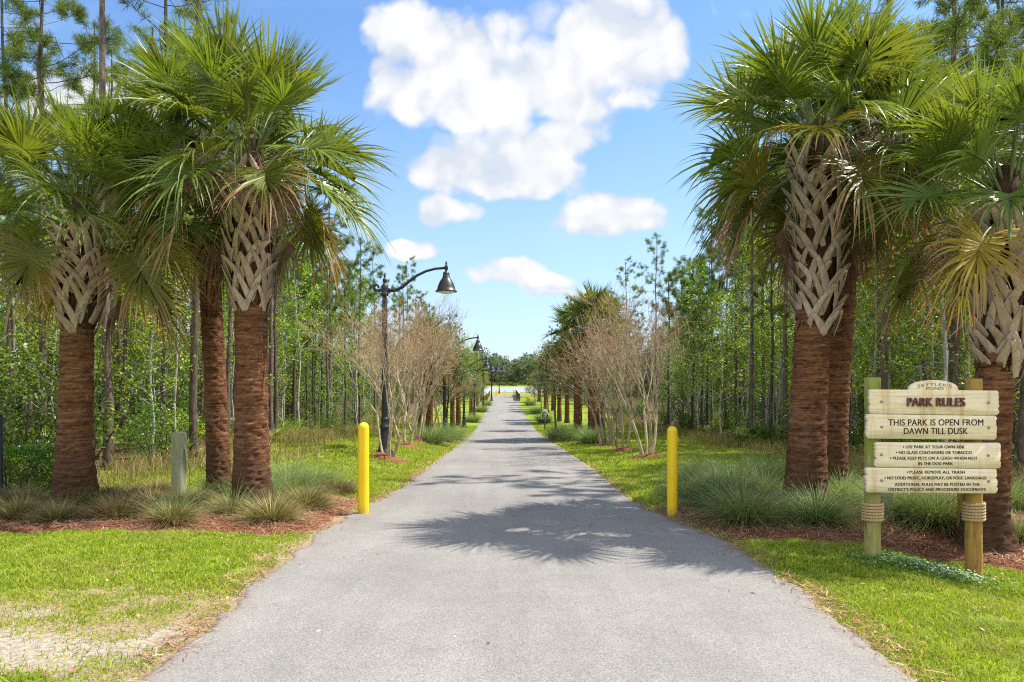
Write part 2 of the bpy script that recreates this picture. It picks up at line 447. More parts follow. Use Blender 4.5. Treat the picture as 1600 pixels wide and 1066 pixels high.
    nc = nt.mix(nt.m('MULTIPLY', w, .55), src, (.40, .35, .12)); nc = nt.mix(nt.m('MULTIPLY', w2, .45), nc, (.16, .27, .022))
    nt.put(pb.inputs['Base Color'], nc)
    M['clover'] = leaf_mat('clover', [(0, (.08, .17, .03)), (.5, (.15, .26, .05)), (1, (.26, .36, .10))], .3, .5, (1.3, 1.3, .7), 0, .3)
    M['petal'] = leaf_mat('petal', [(0, (.7, .72, .62)), (1, (.85, .85, .8))], .3, .5, (1, 1, 1), 0, .3)
    # palms
    g = [(0, (.070, .120, .022)), (.5, (.140, .205, .036)), (1, (.25, .30, .070))]
    M['frond'] = leaf_mat('frond', g, .28, .38, (1.7, 1.5, .5), .35, .4, tip=(.92, 1.25, (.25, .20, .05), (.36, .26, .12)))
    M['frond_young'] = leaf_mat('frond_young', [(0, (.095, .15, .022)), (.5, (.165, .23, .036)), (1, (.27, .32, .065))], .30, .34, (1.6, 1.45, .5), .3, .5, tip=(1.0, 1.3, (.28, .24, .05), (.36, .26, .12)))
    M['frond_old'] = leaf_mat('frond_old', [(0, (.07, .10, .015)), (.5, (.13, .15, .022)), (1, (.22, .19, .035))], .34, .45, (1.5, 1.3, .5), .35, .4, tip=(.38, .85, (.30, .15, .05), (.42, .27, .15)))
    M['frond_yellow'] = leaf_mat('frond_yellow', [(0, (.26, .24, .03)), (.5, (.40, .30, .04)), (1, (.45, .36, .07))], .34, .45, (1.3, 1.2, .5), .2, .4, tip=(.5, 1.0, (.40, .20, .05), (.42, .27, .15)))
    M['frond_dead'] = leaf_mat('frond_dead', [(0, (.075, .045, .028)), (.5, (.17, .105, .065)), (1, (.34, .24, .165))], .15, .8, (1, .9, .7), .3, .15)
    M['petiole'] = flat_mat('petiole', (.13, .17, .045), .5, var=.3, scale=8)
    M['seed'] = flat_mat('seed_stalk', (.36, .25, .175), .85, var=.3, scale=30)
    # trunk of palm: ringed, reddish, darker low down
    m, n, p = new_mat('palm_trunk'); o = n.obj()
    f = n.noise(3.4, 9, .72, n.map(o, (.9, .9, 9)), .7); h = n.noise(22, 5, .7, n.map(o, (1, 1, 2.4)))
    c = n.ramp(n.m('MULTIPLY_ADD', f, .7, n.m('MULTIPLY', h, .3)), [(.36, (.020, .010, .007)), (.45, (.125, .054, .026)), (.57, (.26, .122, .060)), (.72, (.47, .29, .17))])
    c = n.mix(n.m('MULTIPLY', n.step(n.noise(1.8, 6, .7, n.map(o, (1, 1, .7), (3, 5, 1))), .52, .66), .5), c, (.27, .215, .165))
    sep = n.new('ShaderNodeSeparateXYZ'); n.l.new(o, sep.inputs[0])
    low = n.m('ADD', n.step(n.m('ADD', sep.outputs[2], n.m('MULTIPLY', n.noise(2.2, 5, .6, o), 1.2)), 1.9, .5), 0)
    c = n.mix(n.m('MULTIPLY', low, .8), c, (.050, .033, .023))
    n.put(p.inputs['Base Color'], c); p.inputs['Roughness'].default_value = .92; p.inputs['Specular IOR Level'].default_value = .12
    n.put(p.inputs['Normal'], n.bump(n.m('ADD', f, n.m('MULTIPLY', h, .3)), .8, .03)); M['palm_trunk'] = m
    m, n, p = new_mat('boot'); o = n.obj()
    f = n.noise(6, 8, .75, n.map(o, (2, 2, 1)), .9)
    r = n.island()
    c = n.mix(n.m('MULTIPLY', r, .55), n.ramp(f, [(.3, (.20, .135, .09)), (.5, (.48, .375, .28)), (.72, (.68, .57, .45))]), (.30, .20, .13))
    n.put(p.inputs['Base Color'], c); p.inputs['Roughness'].default_value = .85; p.inputs['Specular IOR Level'].default_value = .2
    n.put(p.inputs['Normal'], n.bump(f, .5, .012)); M['boot'] = m
    M['fibre'] = bark_mat('fibre', (.02, .011, .007), (.12, .065, .035), (12, 12, 4))
    # woods
    M['pine_bark'] = bark_mat('pine_bark', (.035, .026, .021), (.20, .15, .12), (10, 10, 2.4))
    M['pale_bark'] = bark_mat('pale_bark', (.26, .235, .20), (.66, .62, .56), (6, 6, 1.5), .4, mottle=(.20, .18, .13))
    M['myrtle_bark'] = bark_mat('myrtle_bark', (.26, .20, .13), (.56, .46, .33), (9, 9, 1.2), .4, mottle=(.19, .175, .09))
    M['twig'] = bark_mat('twig', (.33, .215, .125), (.58, .42, .27), (5, 5, 5), .2)
    M['dark_bark'] = bark_mat('dark_bark', (.03, .024, .018), (.13, .10, .075), (9, 9, 3))
    M['pine_needles'] = leaf_mat('pine_needles', [(0, (.055, .10, .018)), (.5, (.115, .18, .027)), (1, (.22, .27, .045))], .35, .5, (1.5, 1.5, .5), .4, .3)
    M['hard_leaf'] = leaf_mat('hard_leaf', [(0, (.07, .145, .016)), (.5, (.165, .275, .029)), (.86, (.30, .39, .046)), (1, (.52, .44, .085))], .42, .42, (1.7, 1.7, .5), .45, .45)
    M['shrub_leaf'] = leaf_mat('shrub_leaf', [(0, (.034, .085, .013)), (.5, (.08, .155, .021)), (1, (.16, .235, .034))], .38, .4, (1.6, 1.6, .5), .5, .5)
    M['deep_leaf'] = leaf_mat('deep_leaf', [(0, (.018, .045, .010)), (.5, (.040, .085, .015)), (1, (.085, .14, .025))], .3, .45, (1.4, 1.4, .5), .3, .4)  # darker than the shrub leaves: shade of the deep wood put into the colour
    M['oak_leaf'] = leaf_mat('oak_leaf', [(0, (.075, .10, .04)), (.5, (.15, .175, .07)), (1, (.27, .28, .12))], .3, .45, (1.3, 1.3, .6), .3, .45)
    M['orange_leaf'] = leaf_mat('orange_leaf', [(0, (.50, .13, .02)), (1, (.65, .30, .03))], .35, .5, (1.2, 1, .6), .2, .3)
    M['cord'] = leaf_mat('cord', [(0, (.10, .17, .05)), (.5, (.19, .27, .085)), (.85, (.30, .36, .14)), (1, (.46, .40, .22))], .3, .5, (1.3, 1.3, .7), .3, .3)
    M['thatch'] = leaf_mat('thatch', [(0, (.10, .066, .028)), (.45, (.26, .185, .075)), (.8, (.42, .32, .14)), (1, (.62, .51, .31))], .2, .7, (1, 1, .7), .3, .2)
    M['tallgrass'] = leaf_mat('tallgrass', [(0, (.16, .19, .04)), (.5, (.28, .26, .08)), (1, (.46, .35, .17))], .3, .6, (1.1, 1.1, .7), .3, .2)
    M['far_leaf'] = leaf_mat('far_leaf', [(0, (.085, .12, .07)), (.5, (.145, .185, .10)), (1, (.22, .25, .15))], .3, .6, (1.3, 1.3, .6), .3, .2)  # greyed green, distance haze mixed into the leaf colour
    # built things
    m, n, p = new_mat('yellow_paint'); o = n.obj(); f = n.noise(5, 6, .65, n.map(o, (1, 1, .5)))
    c = n.ramp(f, [(.3, (.86, .56, .005)), (.7, (.92, .64, .010))])
    sp = n.new('ShaderNodeSeparateXYZ'); n.l.new(o, sp.inputs[0])
    gr = n.step(n.m('ADD', sp.outputs[2], n.m('MULTIPLY', n.noise(12, 5, .7, o), .34)), .36, .08)
    c = n.mix(n.m('MULTIPLY', n.step(n.noise(26, 5, .7, n.map(o, (1, 1, .4))), .62, .75), .5), c, (.45, .27, .02))
    c = n.mix(n.m('MULTIPLY', gr, .85), c, (.24, .16, .06))
    n.put(p.inputs['Base Color'], c); n.put(p.inputs['Roughness'], n.m('MULTIPLY_ADD', f, .3, .3)); M['yellow'] = m
    M['black_iron'] = flat_mat('black_iron', (.018, .019, .022), .42, .0, .5, .3)
    M['lens'] = flat_mat('lens', (.72, .70, .64), .3)
    def post(name, a, b, stain, dark):
        m, n, p = new_mat(name); o = n.obj()
        f = n.noise(3.2, 7, .7, n.map(o, (7, 7, .8)), .6)
        c = n.ramp(f, [(.3, a), (.7, b)])
        c = n.mix(n.step(n.noise(2.6, 5, .6, n.map(o, (2, 2, .8), (3, 1, 0))), .47, .60), c, stain)
        c = n.mix(n.step(n.noise(5, 6, .7, n.map(o, (3, 3, .9), (7, 2, 0))), .55, .68), c, dark)
        n.put(p.inputs['Base Color'], c); p.inputs['Roughness'].default_value = .85
        n.put(p.inputs['Normal'], n.bump(f, .5, .01)); return m
    M['post_green'] = post('post_green', (.19, .20, .11), (.40, .42, .25), (.29, .31, .18), (.13, .14, .08))
    M['post_moss'] = post('post_moss', (.17, .16, .04), (.44, .38, .13), (.22, .27, .04), (.07, .08, .025))
    M['post_amber'] = post('post_amber', (.20, .10, .024), (.50, .29, .065), (.36, .22, .04), (.085, .045, .017))
    M['endgrain'] = flat_mat('endgrain', (.40, .35, .26), .85, var=.35, scale=40)
    m, n, p = new_mat('board'); o = n.obj()
    f = n.noise(2.4, 8, .65, n.map(o, (1.2, 8, 22)), .8); s = n.noise(3.3, 5, .6, n.map(o, (3.2, 1, .35), (2, 0, 5)))
    c = n.ramp(f, [(.30, (.64, .49, .28)), (.48, (.83, .69, .46)), (.70, (.90, .80, .59))])
    c = n.mix(n.m('MULTIPLY', n.step(s, .52, .70), .55), c, (.58, .34, .12))
    n.put(p.inputs['Base Color'], c); p.inputs['Roughness'].default_value = .7; n.put(p.inputs['Normal'], n.bump(f, .3, .004)); M['board'] = m
    M['ink'] = flat_mat('ink', (.022, .017, .016), .6, spec=.2)
    M['carved'] = flat_mat('carved', (.20, .135, .07), .8, spec=.2)
    M['raised'] = flat_mat('raised', (.14, .050, .042), .5)
    M['steel'] = flat_mat('steel', (.30, .29, .28), .4, .6)
    M['rope'] = flat_mat('rope', (.46, .33, .17), .9, var=.35, scale=60, spec=.1)
    M['rail_wood'] = flat_mat('rail_wood', (.10, .062, .045), .8, var=.3)
    M['rail_cap'] = flat_mat('rail_cap', (.62, .60, .56), .7)
    M['sign_green'] = flat_mat('sign_green', (.035, .10, .085), .5)
    M['sign_white'] = flat_mat('sign_white', (.75, .75, .72), .5)
    M['sign_orange'] = flat_mat('sign_orange', (.75, .33, .015), .5)
    m, n, p = new_mat('pond_water'); p.inputs['Base Color'].default_value = (.30, .34, .36, 1); p.inputs['Roughness'].default_value = .5
    p.inputs['IOR'].default_value = 1.33
    n.put(p.inputs['Normal'], n.bump(n.noise(1.4, 4, .6, n.map(n.obj(), (1, .5, 1))), .35, .05)); M['water'] = m
make_materials()

# ------------------------------------------------------------------ ground sheets
def grid_mesh(name, X, Y, Z, mat, attrs=None, smooth=True):
    r, c = X.shape
    idx = np.arange(r * c).reshape(r, c)
    f = np.stack([idx[:-1, :-1], idx[:-1, 1:], idx[1:, 1:], idx[1:, :-1]], -1).reshape(-1, 4)
    mb = MB(); mb.add(np.stack([X, Y, Z], -1).reshape(-1, 3), f)
    o = mb.build(name, mat, None, smooth)
    for k, a in (attrs or {}).items():
        at = o.data.attributes.new(k, 'FLOAT', 'POINT'); at.data.foreach_set('value', np.asarray(a, np.float32).ravel())
    return o

def forest_edge_l(d): return np.interp(d, [0, 10, 12.5, 14, 17, 22, 27, 38, 60, 112], [-13, -9.6, -8.0, -6.5, -6.5, -7.7, -8.8, -9.4, -9.4, -7.2])
def forest_edge_r(d): return np.interp(d, [0, 8, 11, 14, 20, 27, 38, 60, 112], [10, 7.8, 7.4, 8.0, 8.8, 9.3, 9.6, 9.2, 6.8])

def sand_mask(x, d):
    a = np.exp(-(((x + 2.9) / .95) ** 2 + ((d - 4.0) / .55) ** 2)) * 1.15
    b = np.exp(-(((x + 3.6) / .7) ** 2 + ((d - 4.7) / .3) ** 2)) * .6
    return np.clip(np.maximum(a, b) * .95 + (fbm(x * 3.2, d * 3.2, 4, 11) - .5) * 1.5 * (np.maximum(a, b) > .08) - .12, 0, 1)
def dry_mask(x, d):
    t = fbm(x * 1.5 + 4, d * 1.5, 4, 21) * .8 - .12
    t = t + .50 * np.exp(-((xl(d) - x) / .28) ** 2) * (d < 40) + .35 * np.exp(-((x - xr(d)) / .25) ** 2) * (d < 40)
    t = t + .55 * np.exp(-(((x + 2.9) / 1.4) ** 2 + ((d - 4.3) / .9) ** 2))
    t = t + .38 * np.exp(-(((x + 7.0) / 3.5) ** 2 + ((d - 14) / 9) ** 2)) * (d > 10)
    t = t + .20 * sstep(d, 112, 118)
    t = t + .22 * sstep(x, 3.0, 3.8) * (1 - sstep(d, 5.4, 6.2)) * (d < 8)
    return t
def litter_mask(x, d):
    l = sstep(forest_edge_l(d) - x, -.9, 1.0); r = sstep(x - forest_edge_r(d), -.9, 1.0)
    return np.maximum(l, r) * (d < 122)

def make_ground():
    xa = np.concatenate([-np.geomspace(9, 1800, 60)[::-1], np.linspace(-9, 9, 240)[1:-1], np.geomspace(9, 1800, 60)])
    da = np.concatenate([np.linspace(-40, 2.4, 30), np.arange(2.5, 12, .08), np.arange(12, 42, .3), np.arange(42, 130, 1.0), np.arange(130, 260, 2.5), np.geomspace(260, 3500, 20)])
    X, Y = np.meshgrid(xa, da)
    Z = terr(X, Y)
    o = grid_mesh('ground', X, Y, Z, M['turf'], dict(sand=sand_mask(X, Y), dry=dry_mask(X, Y), litter=litter_mask(X, Y)))
    tag(o, 'sunlit green turf and woodland floor on both sides of the path', 'ground', kind='structure')
    # path
    da = np.concatenate([np.arange(-8, 14, .06), np.arange(14, 40, .25), np.arange(40, 113.2, .7)])
    t = np.concatenate([[0, .006, .015, .03], np.linspace(.05, .95, 27), [.97, .985, .994, 1]])
    el = xl(da) + (fbm(da * 2.8, da * 0 + 3, 5, 31) - .5) * .24; er = xr(da) + (fbm(da * 2.8, da * 0 + 9, 5, 37) - .5) * .24
    X = el[:, None] + (er - el)[:, None] * t[None]; Y = np.repeat(da[:, None], len(t), 1)
    dist = np.minimum(X - el[:, None], er[:, None] - X)
    Z = terr(X, Y) + .004 + .014 * sstep(dist, 0, .06)
    Z[:, 0] -= .03; Z[:, -1] -= .03
    edge = np.exp(-(dist / .10)) * (.4 + .9 * fbm(X * 3, Y * 3, 3, 5))
    o = grid_mesh('path', X, Y, Z, M['asphalt'], dict(edge=edge))
    tag(o, 'long straight grey asphalt path running downhill to the pond', 'path', kind='structure')
    # mulch beds
    def bed(name, x0, x1, front, back, label, side):
        xs = np.arange(x0, x1, .07); ds = np.arange(5.6, 13.5, .07)
        X, Y = np.meshgrid(xs, ds)
        fr = front(X) + (fbm(X * 1.8, X * 0 + 1, 3, 41) - .5) * .35; bk = back(X) + (fbm(X * 1.1, X * 0 + 5, 3, 43) - .5) * 1.0
        e = np.minimum(Y - fr, bk - Y)
        if side < 0: e = np.minimum(e, xl(Y) - .03 - X)
        else: e = np.minimum(e, X - xr(Y) - .03)
        e = e + (fbm(X * 5, Y * 5, 3, 47) - .5) * .22
        Z = terr(X, Y) - .03 + .075 * sstep(e, -.05, .35) + (fbm(X * 7, Y * 7, 3, 51) - .5) * .05
        keep = e > -.25
        r, c = X.shape; idx = np.arange(r * c).reshape(r, c)
        f = np.stack([idx[:-1, :-1], idx[:-1, 1:], idx[1:, 1:], idx[1:, :-1]], -1).reshape(-1, 4)
        f = f[keep.ravel()[f].all(1)]
        mb = MB(); mb.add(np.stack([X, Y, Z], -1).reshape(-1, 3), f)
        o = mb.build(name, M['mulch'], None, True)
        tag(o, label, 'mulch bed', kind='structure'); return e, X, Y, Z
    b1 = bed('mulch_bed', -9.5, -1.9, lambda x: np.interp(x, [-8, -5, -2.1], [7.0, 7.35, 7.7]), lambda x: np.interp(x, [-8, -4, -2.1], [10.2, 10.6, 11.0]),
        'reddish pine straw bed under the palms left of the path', -1)
    b2 = bed('mulch_bed', 1.8, 9.5, lambda x: np.interp(x, [2.2, 3.4, 5, 8], [7.25, 7.1, 6.55, 6.3]), lambda x: np.interp(x, [1.9, 2.6, 4, 8], [9.5, 9.9, 10.6, 10.5]),
        'reddish pine straw bed under the palms right of the path', 1)
    return b1, b2
BEDS = make_ground()

def bed_height(x, d):
    """ground height including the mulch of the beds"""
    best = terr1(x, d)
    for (e, X, Y, Z) in BEDS:
        if X[0, 0] <= x <= X[0, -1] and Y[0, 0] <= d <= Y[-1, 0]:
            i = int(round((d - Y[0, 0]) / .07)); j = int(round((x - X[0, 0]) / .07))
            i = min(i, X.shape[0] - 1); j = min(j, X.shape[1] - 1)
            if e[i, j] > -.25: best = max(best, float(Z[i, j]))
    return best

def in_bed(x, d):
    out = np.zeros(len(x), bool); zz = terr(x, d)
    for (e, X, Y, Z) in BEDS:
        ok = (x > X[0, 0]) & (x < X[0, -1]) & (d > Y[0, 0]) & (d < Y[-1, 0])
        i = np.clip(np.round((d - Y[0, 0]) / .07).astype(int), 0, X.shape[0] - 1); j = np.clip(np.round((x - X[0, 0]) / .07).astype(int), 0, X.shape[1] - 1)
        h = ok & (e[i, j] > .05); out |= h; zz = np.where(h, np.maximum(zz, Z[i, j]), zz)
    return out, zz

def make_litter():
    rg = np.random.default_rng(11); mb = MB()
    n = 90000
    x = np.concatenate([rg.uniform(-8.5, -1.9, n), rg.uniform(1.9, 8, n)]); d = rg.uniform(6, 11.5, 2 * n)
    ib, z = in_bed(x, d); ok = ib & (rg.random(2 * n) < np.clip(.35 + fbm(x * 2, d * 2, 3, 3), 0, 1) * .75)
    x, d, z = x[ok], d[ok], z[ok]
    # drifted along the edges of the path
    k = 5200; dd = rg.uniform(3.2, 16, k); s = rg.random(k) < .5
    off = np.abs(rg.normal(0, .10, k)) * np.where(rg.random(k) < .65, 1, -.6)
    ex = np.where(s, xl(dd) - off, xr(dd) + off)
    keep = rg.random(k) < np.clip(fbm(dd * 1.7, s * 9.0, 3, 77) * 1.8 - .35, 0, 1)
    ex, dd = ex[keep], dd[keep]
    x = np.concatenate([x, ex]); d = np.concatenate([d, dd]); z = np.concatenate([z, terr(ex, dd) + .012])
    m = len(x); th = rg.uniform(0, 2 * PI, m); L = rg.uniform(.05, .17, m); tl = rg.normal(.04, .16, m)
    D = np.stack([np.cos(th), np.sin(th), tl], 1); P = np.stack([x, d, z + rg.uniform(.004, .03, m)], 1)
    w = rg.uniform(.0016, .0034, m); S = np.stack([-np.sin(th), np.cos(th), np.zeros(m)], 1)
    P1 = P + D * L[:, None] * .5 + S * (rg.normal(0, .012, m))[:, None]; P2 = P + D * L[:, None]
    v = np.stack([P - S * w[:, None], P + S * w[:, None], P1 + S * w[:, None], P2, P1 - S * w[:, None]], 1)
    b = np.arange(m)[:, None] * 5
    mb.add(v.reshape(-1, 3), b + np.array([[0, 1, 2, 4]])); mb.f3.append(b + np.array([[4, 2, 3]]))
    tag(mb.build('pine_straw', M['needle']), 'loose rusty pine needles lying on the beds and path edges', 'pine straw', kind='stuff')
make_litter()

def make_lawn():
    rg = np.random.default_rng(5); mb = MB()
    def patch(x0, x1, d0, d1, dens, h, w, near):
        n = int((x1 - x0) * (d1 - d0) * dens); x = rg.uniform(x0, x1, n); d = rg.uniform(d0, d1, n)
        L = xl(d) - x; Rr = x - xr(d); off = np.maximum(L, Rr)
        ib, _ = in_bed(x, d)
        e = np.where(x < 0, x - forest_edge_l(d), forest_edge_r(d) - x)
        s = sand_mask(x, d); dr = dry_mask(x, d); cl = fbm(x * 5, d * 5, 3, 61)
        pr = np.clip(1.15 - 1.25 * s, .10, 1) * np.clip(1.25 - .95 * dr, .15, 1) * np.clip(cl * 2.2 - .25, .15, 1)
        pr = pr * sstep(off + (fbm(x * 4, d * 4, 2, 66) - .5) * .12, -.05, .06) * sstep(e, -.6, .8) * ~ib
        pr = pr * (abs(x) < d * 1.0 + 2.2)
        ok = rg.random(n) < pr
        x, d, dr, cl = x[ok], d[ok], dr[ok], cl[ok]; m = len(x)
        hh = h * rg.uniform(.45, 1.25, m) * (.55 + .9 * cl) * np.clip(1.25 - .5 * dr, .5, 1.2)
        ln = rg.normal(0, 1, (m, 3)) * hh[:, None] * .55; ln[:, 2] = 0
        P = np.stack([x, d, terr(x, d) - .004], 1)
        blades(mb, P, ln, hh, w * rg.uniform(.7, 1.4, m), rg)
    patch(-7.4, -1.8, 2.0, 5.2, 12000, .040, .0058, 1)
    patch(-9.0, -1.9, 5.2, 8.0, 9000, .046, .0070, 1)
    patch(1.9, 7.4, 2.0, 5.2, 12000, .040, .0058, 1)
    patch(2.0, 9.0, 5.2, 8.2, 9000, .050, .0070, 1)
    patch(-9.5, -1.9, 9.5, 15, 3000, .07, .012, 0)
    patch(1.8, 10, 9.0, 15, 3000, .07, .012, 0)
    patch(-12, -2, 15, 26, 1000, .075, .022, 0)
    patch(1.8, 12, 15, 26, 1000, .075, .022, 0)
    patch(-12, -2.1, 26, 50, 260, .08, .045, 0)
    patch(1.0, 12, 26, 50, 260, .08, .045, 0)
    tag(mb.build('lawn_grass', M['blade']), 'short yellow green lawn grass along both sides of the path', 'grass', kind='stuff')
    # clover patch at the sign
    mb = MB(); mp = MB(); n = 3400
    x = 3.75 + rg.normal(0, .30, n); d = 6.18 + rg.normal(0, .17, n); z = terr(x, d) + rg.uniform(.02, .085, n)
    D = rg.normal(0, 1, (n, 3)); D[:, 2] *= .25; N = rg.normal(0, .35, (n, 3)) + [0, 0, 1]
    leaves(mb, np.stack([x, d, z], 1), D, N, rg.uniform(.018, .036, n), rg.uniform(.016, .03, n))
    tag(mb.build('clover', M['clover']), 'leafy clover growing round the foot of the park rules sign', 'ground cover', kind='stuff')
    n = 420; x = 3.78 + rg.normal(0, .25, n); d = 6.13 + rg.normal(0, .14, n); z = terr(x, d) + rg.uniform(.06, .10, n)
    D = rg.normal(0, 1, (n, 3)); D[:, 2] *= .3; N = rg.normal(0, .35, (n, 3)) + [0, 0, 1]
    leaves(mp, np.stack([x, d, z], 1), D, N, rg.uniform(.012, .024, n), rg.uniform(.010, .018, n))
    tag(mp.build('clover_flowers', M['petal']), 'tiny white flowers over the clover at the sign', 'flowers', kind='stuff')
    # weedy tall dry grass at the wood's edge
    mb = MB()
    for sgn, fe in ((-1, forest_edge_l), (1, forest_edge_r)):
        n = 26000; d = 11 + 45 * rg.random(n) ** 1.7; x = fe(d) + sgn * rg.normal(-.5, .9, n)
        ok = (rg.random(n) < np.clip(fbm(x * .9, d * .9, 3, 71) * 2.4 - .75, 0, 1)) & (np.abs(x) < .8 * d + 1) & (np.where(x < 0, xl(d) - x, x - xr(d)) > 1.6)
        x, d = x[ok], d[ok]; m = len(x); hh = rg.uniform(.2, .6, m); ln = rg.normal(0, .14, (m, 3)); ln[:, 2] = 0
        blades(mb, np.stack([x, d, terr(x, d) - .01], 1), ln, hh, .004 + .0006 * d, rg)
    tag(mb.build('dry_grass', M['tallgrass']), 'tall straw coloured weeds along the edge of the woods', 'grass', kind='stuff')
make_lawn()

def make_fallen():
    rg = np.random.default_rng(15); mb = MB(); n = 1500
    d = rg.uniform(3.2, 15, n); side = rg.random(n); x = np.where(side < .45, xl(d) - np.abs(rg.normal(0, 1.6, n)), np.where(side < .85, xr(d) + np.abs(rg.normal(0, 1.6, n)), rg.uniform(-2, 2.2, n)))
    onp = side >= .85; ok = (~onp | (rg.random(n) < .35)); x, d, onp = x[ok], d[ok], onp[ok]; m = len(x)
    ib, z = in_bed(x, d); z = np.where(onp, terr(x, d) + .021, z + rg.uniform(.012, .04, m))
    N = rg.normal(0, .3, (m, 3)) + [0, 0, 1]; D = rg.normal(0, 1, (m, 3)); D[:, 2] *= .15
    leaves(mb, np.stack([x, d, z], 1), D, N, rg.uniform(.02, .06, m), rg.uniform(.010, .028, m))
    tag(mb.build('fallen_leaves', M['needle']), 'scattered brown fallen leaves on the lawn and path', 'fallen leaves', kind='stuff')
make_fallen()

# water and far shore
def make_pond():
    X, Y = np.meshgrid(np.linspace(-160, 160, 9), np.linspace(154, 232, 9))
    o = grid_mesh('pond', X, Y, np.full_like(X, -2.0), M['water']); tag(o, 'still pale pond at the far end of the path', 'pond', kind='structure')
make_pond()

# ------------------------------------------------------------------ sabal palms
def frond_geo(rg, az, e0, pet, blade, nseg=54, droop=.5, amax=R(122), curl=.55, spread=1.0, twist=0.0, base=(0, 0, 0), W=.015):
    """returns (petiole path), verts, faces, tip attribute"""
    h = np.array([math.cos(az), math.sin(az), 0]); up = np.array([0, 0, 1.0])
    side = np.cross(up, h)
    n = 7; pts = [np.array(base, float)]; e = e0
    for i in range(n):
        e = e0 - curl * ((i + 1) / n) ** 1.5 * .55
        pts.append(pts[-1] + (h * math.cos(e) + up * math.sin(e)) * pet / n)
    path = np.array(pts)
    cost = [path[-1]]; e1 = e; cl = blade * .34; eds = []
    for i in range(6):
        e1 = e - curl * .95 * (i + 1) / 6
        cost.append(cost[-1] + (h * math.cos(e1) + up * math.sin(e1)) * cl / 6); eds.append(e1)
    cost = np.array(cost)
    em = e - curl * .30
    t = h * math.cos(em) + up * math.sin(em); nn = -h * math.sin(em) + up * math.cos(em)
    if twist:
        side2 = side * math.cos(twist) + nn * math.sin(twist); nn = np.cross(t, side2) if False else (nn * math.cos(twist) - side * math.sin(twist)); side = side2
    a = np.linspace(-amax, amax, nseg) + rg.normal(0, .02, nseg)
    fa = np.minimum(np.abs(a) / amax, 1)
    att_s = (1 - fa) ** .8 * (len(cost) - 1)
    i0 = np.clip(np.floor(att_s).astype(int), 0, len(cost) - 2); fr = (att_s - i0)[:, None]
    att = cost[i0] * (1 - fr) + cost[i0 + 1] * fr
    fold = .42
    D = unit(t[None] * np.cos(a)[:, None] + side[None] * np.sin(a)[:, None] * spread + nn[None] * (fold * np.abs(np.sin(a)) - .10)[:, None] - up[None] * (.28 * curl * (1 - fa))[:, None] + rg.normal(0, .025, (nseg, 3)))
    L = blade * (.60 + .34 * np.cos(a * .72)) * rg.uniform(.9, 1.06, nseg)
    s = np.array([0, .14, .32, .50, .68, .84, .94, 1.0]); wd = np.array([.22, .66, 1, .88, .58, .30, .13, .02])
    dr = droop * rg.uniform(.55, 1.5, nseg)
    P = att[:, None] + D[:, None] * (L[:, None] * s[None])[..., None]
    dp = (np.maximum(s - .38, 0) ** 1.9 * 1.9)[None] * (dr * L)[:, None]
    horiz = np.sqrt(np.clip(1 - D[:, 2] ** 2, 0.05, 1))
    P[..., 2] -= dp * (.35 + .65 * horiz[:, None])
    P[..., :2] -= (D[:, None, :2] * (dp * .35)[..., None])
    kink = rg.normal(0, .035, (nseg, 3)); P += kink[:, None] * (s[None, :, None] ** 2) * L[:, None, None] * 2
    S = unit(np.cross(nn[None] + 0 * D, D)); N2 = unit(np.cross(D, S))
    # random roll of every leaflet about its own axis, so that some show the shiny side
    rl = rg.normal(0, .5, nseg)[:, None]; S2 = S * np.cos(rl) + N2 * np.sin(rl); N2 = N2 * np.cos(rl) - S * np.sin(rl)
    w = (W * blade / .95) * wd
    v = np.stack([P - S2[:, None] * w[None, :, None] + N2[:, None] * (w * .38)[None, :, None], P, P + S2[:, None] * w[None, :, None] + N2[:, None] * (w * .38)[None, :, None]], 2)
    ns = len(s)
    b = (np.arange(nseg)[:, None, None] * ns + np.arange(ns - 1)[None, :, None]) * 3 + np.arange(2)[None, None]
    f = np.stack([b, b + 1, b + 4, b + 3], -1).reshape(-1, 4)
    # the segments are fused over their lower third
    k = np.arange(nseg - 1)[:, None]; q = np.arange(2)[None]; b0 = (k * ns + q) * 3 + 2; b1 = ((k + 1) * ns + q) * 3
    web = np.stack([b0, b1, b1 + 3, b0 + 3], -1).reshape(-1, 4); f = np.concatenate([f, web])
    tip = np.broadcast_to(s[None, :, None], v.shape[:3])
    return np.concatenate([path, cost[1:]]), v.reshape(-1, 3), f, tip.ravel()

def palm_trunk_mesh(rg, H, r0, r1, flare, lean):
    nz = int(H / .018); na = 40
    z = np.linspace(-.06, H, nz); an = np.arange(na) * 2 * PI / na
    A, Zz = np.meshgrid(an, z)
    r = r0 + (r1 - r0) * (Zz / H) + flare * np.exp(-np.maximum(Zz, 0) / .28)
    cx = np.cos(A); sx = np.sin(A)
    ring = vnoise(Zz * 17 + .5 * fbm(A * 1.3 + 9, Zz * 2, 2, 5), A * 0 + 1, 81)
    wob = fbm(cx * 1.6 + 7 + sx * .3, Zz * 7 + sx * 1.6, 4, 83); chip = fbm(cx * 6 + 11, Zz * 24 + sx * 6, 3, 89)
    r = r * (1 + .04 * (ring - .5) + .09 * (wob - .5)) - .030 * sstep(chip, .58, .75) + .014 * sstep(chip, .45, .2)
    cxo = lean[0] * (np.maximum(Zz, 0) / H) ** 1.4; cyo = lean[1] * (np.maximum(Zz, 0) / H) ** 1.4
    V = np.stack([cx * r + cxo, sx * r + cyo, Zz], -1)
    idx = np.arange(nz * na).reshape(nz, na); j2 = (np.arange(na) + 1) % na
    f = np.stack([idx[:-1], idx[:-1][:, j2], idx[1:][:, j2], idx[1:]], -1).reshape(-1, 4)
    mb = MB(); mb.add(V.reshape(-1, 3), f); return mb

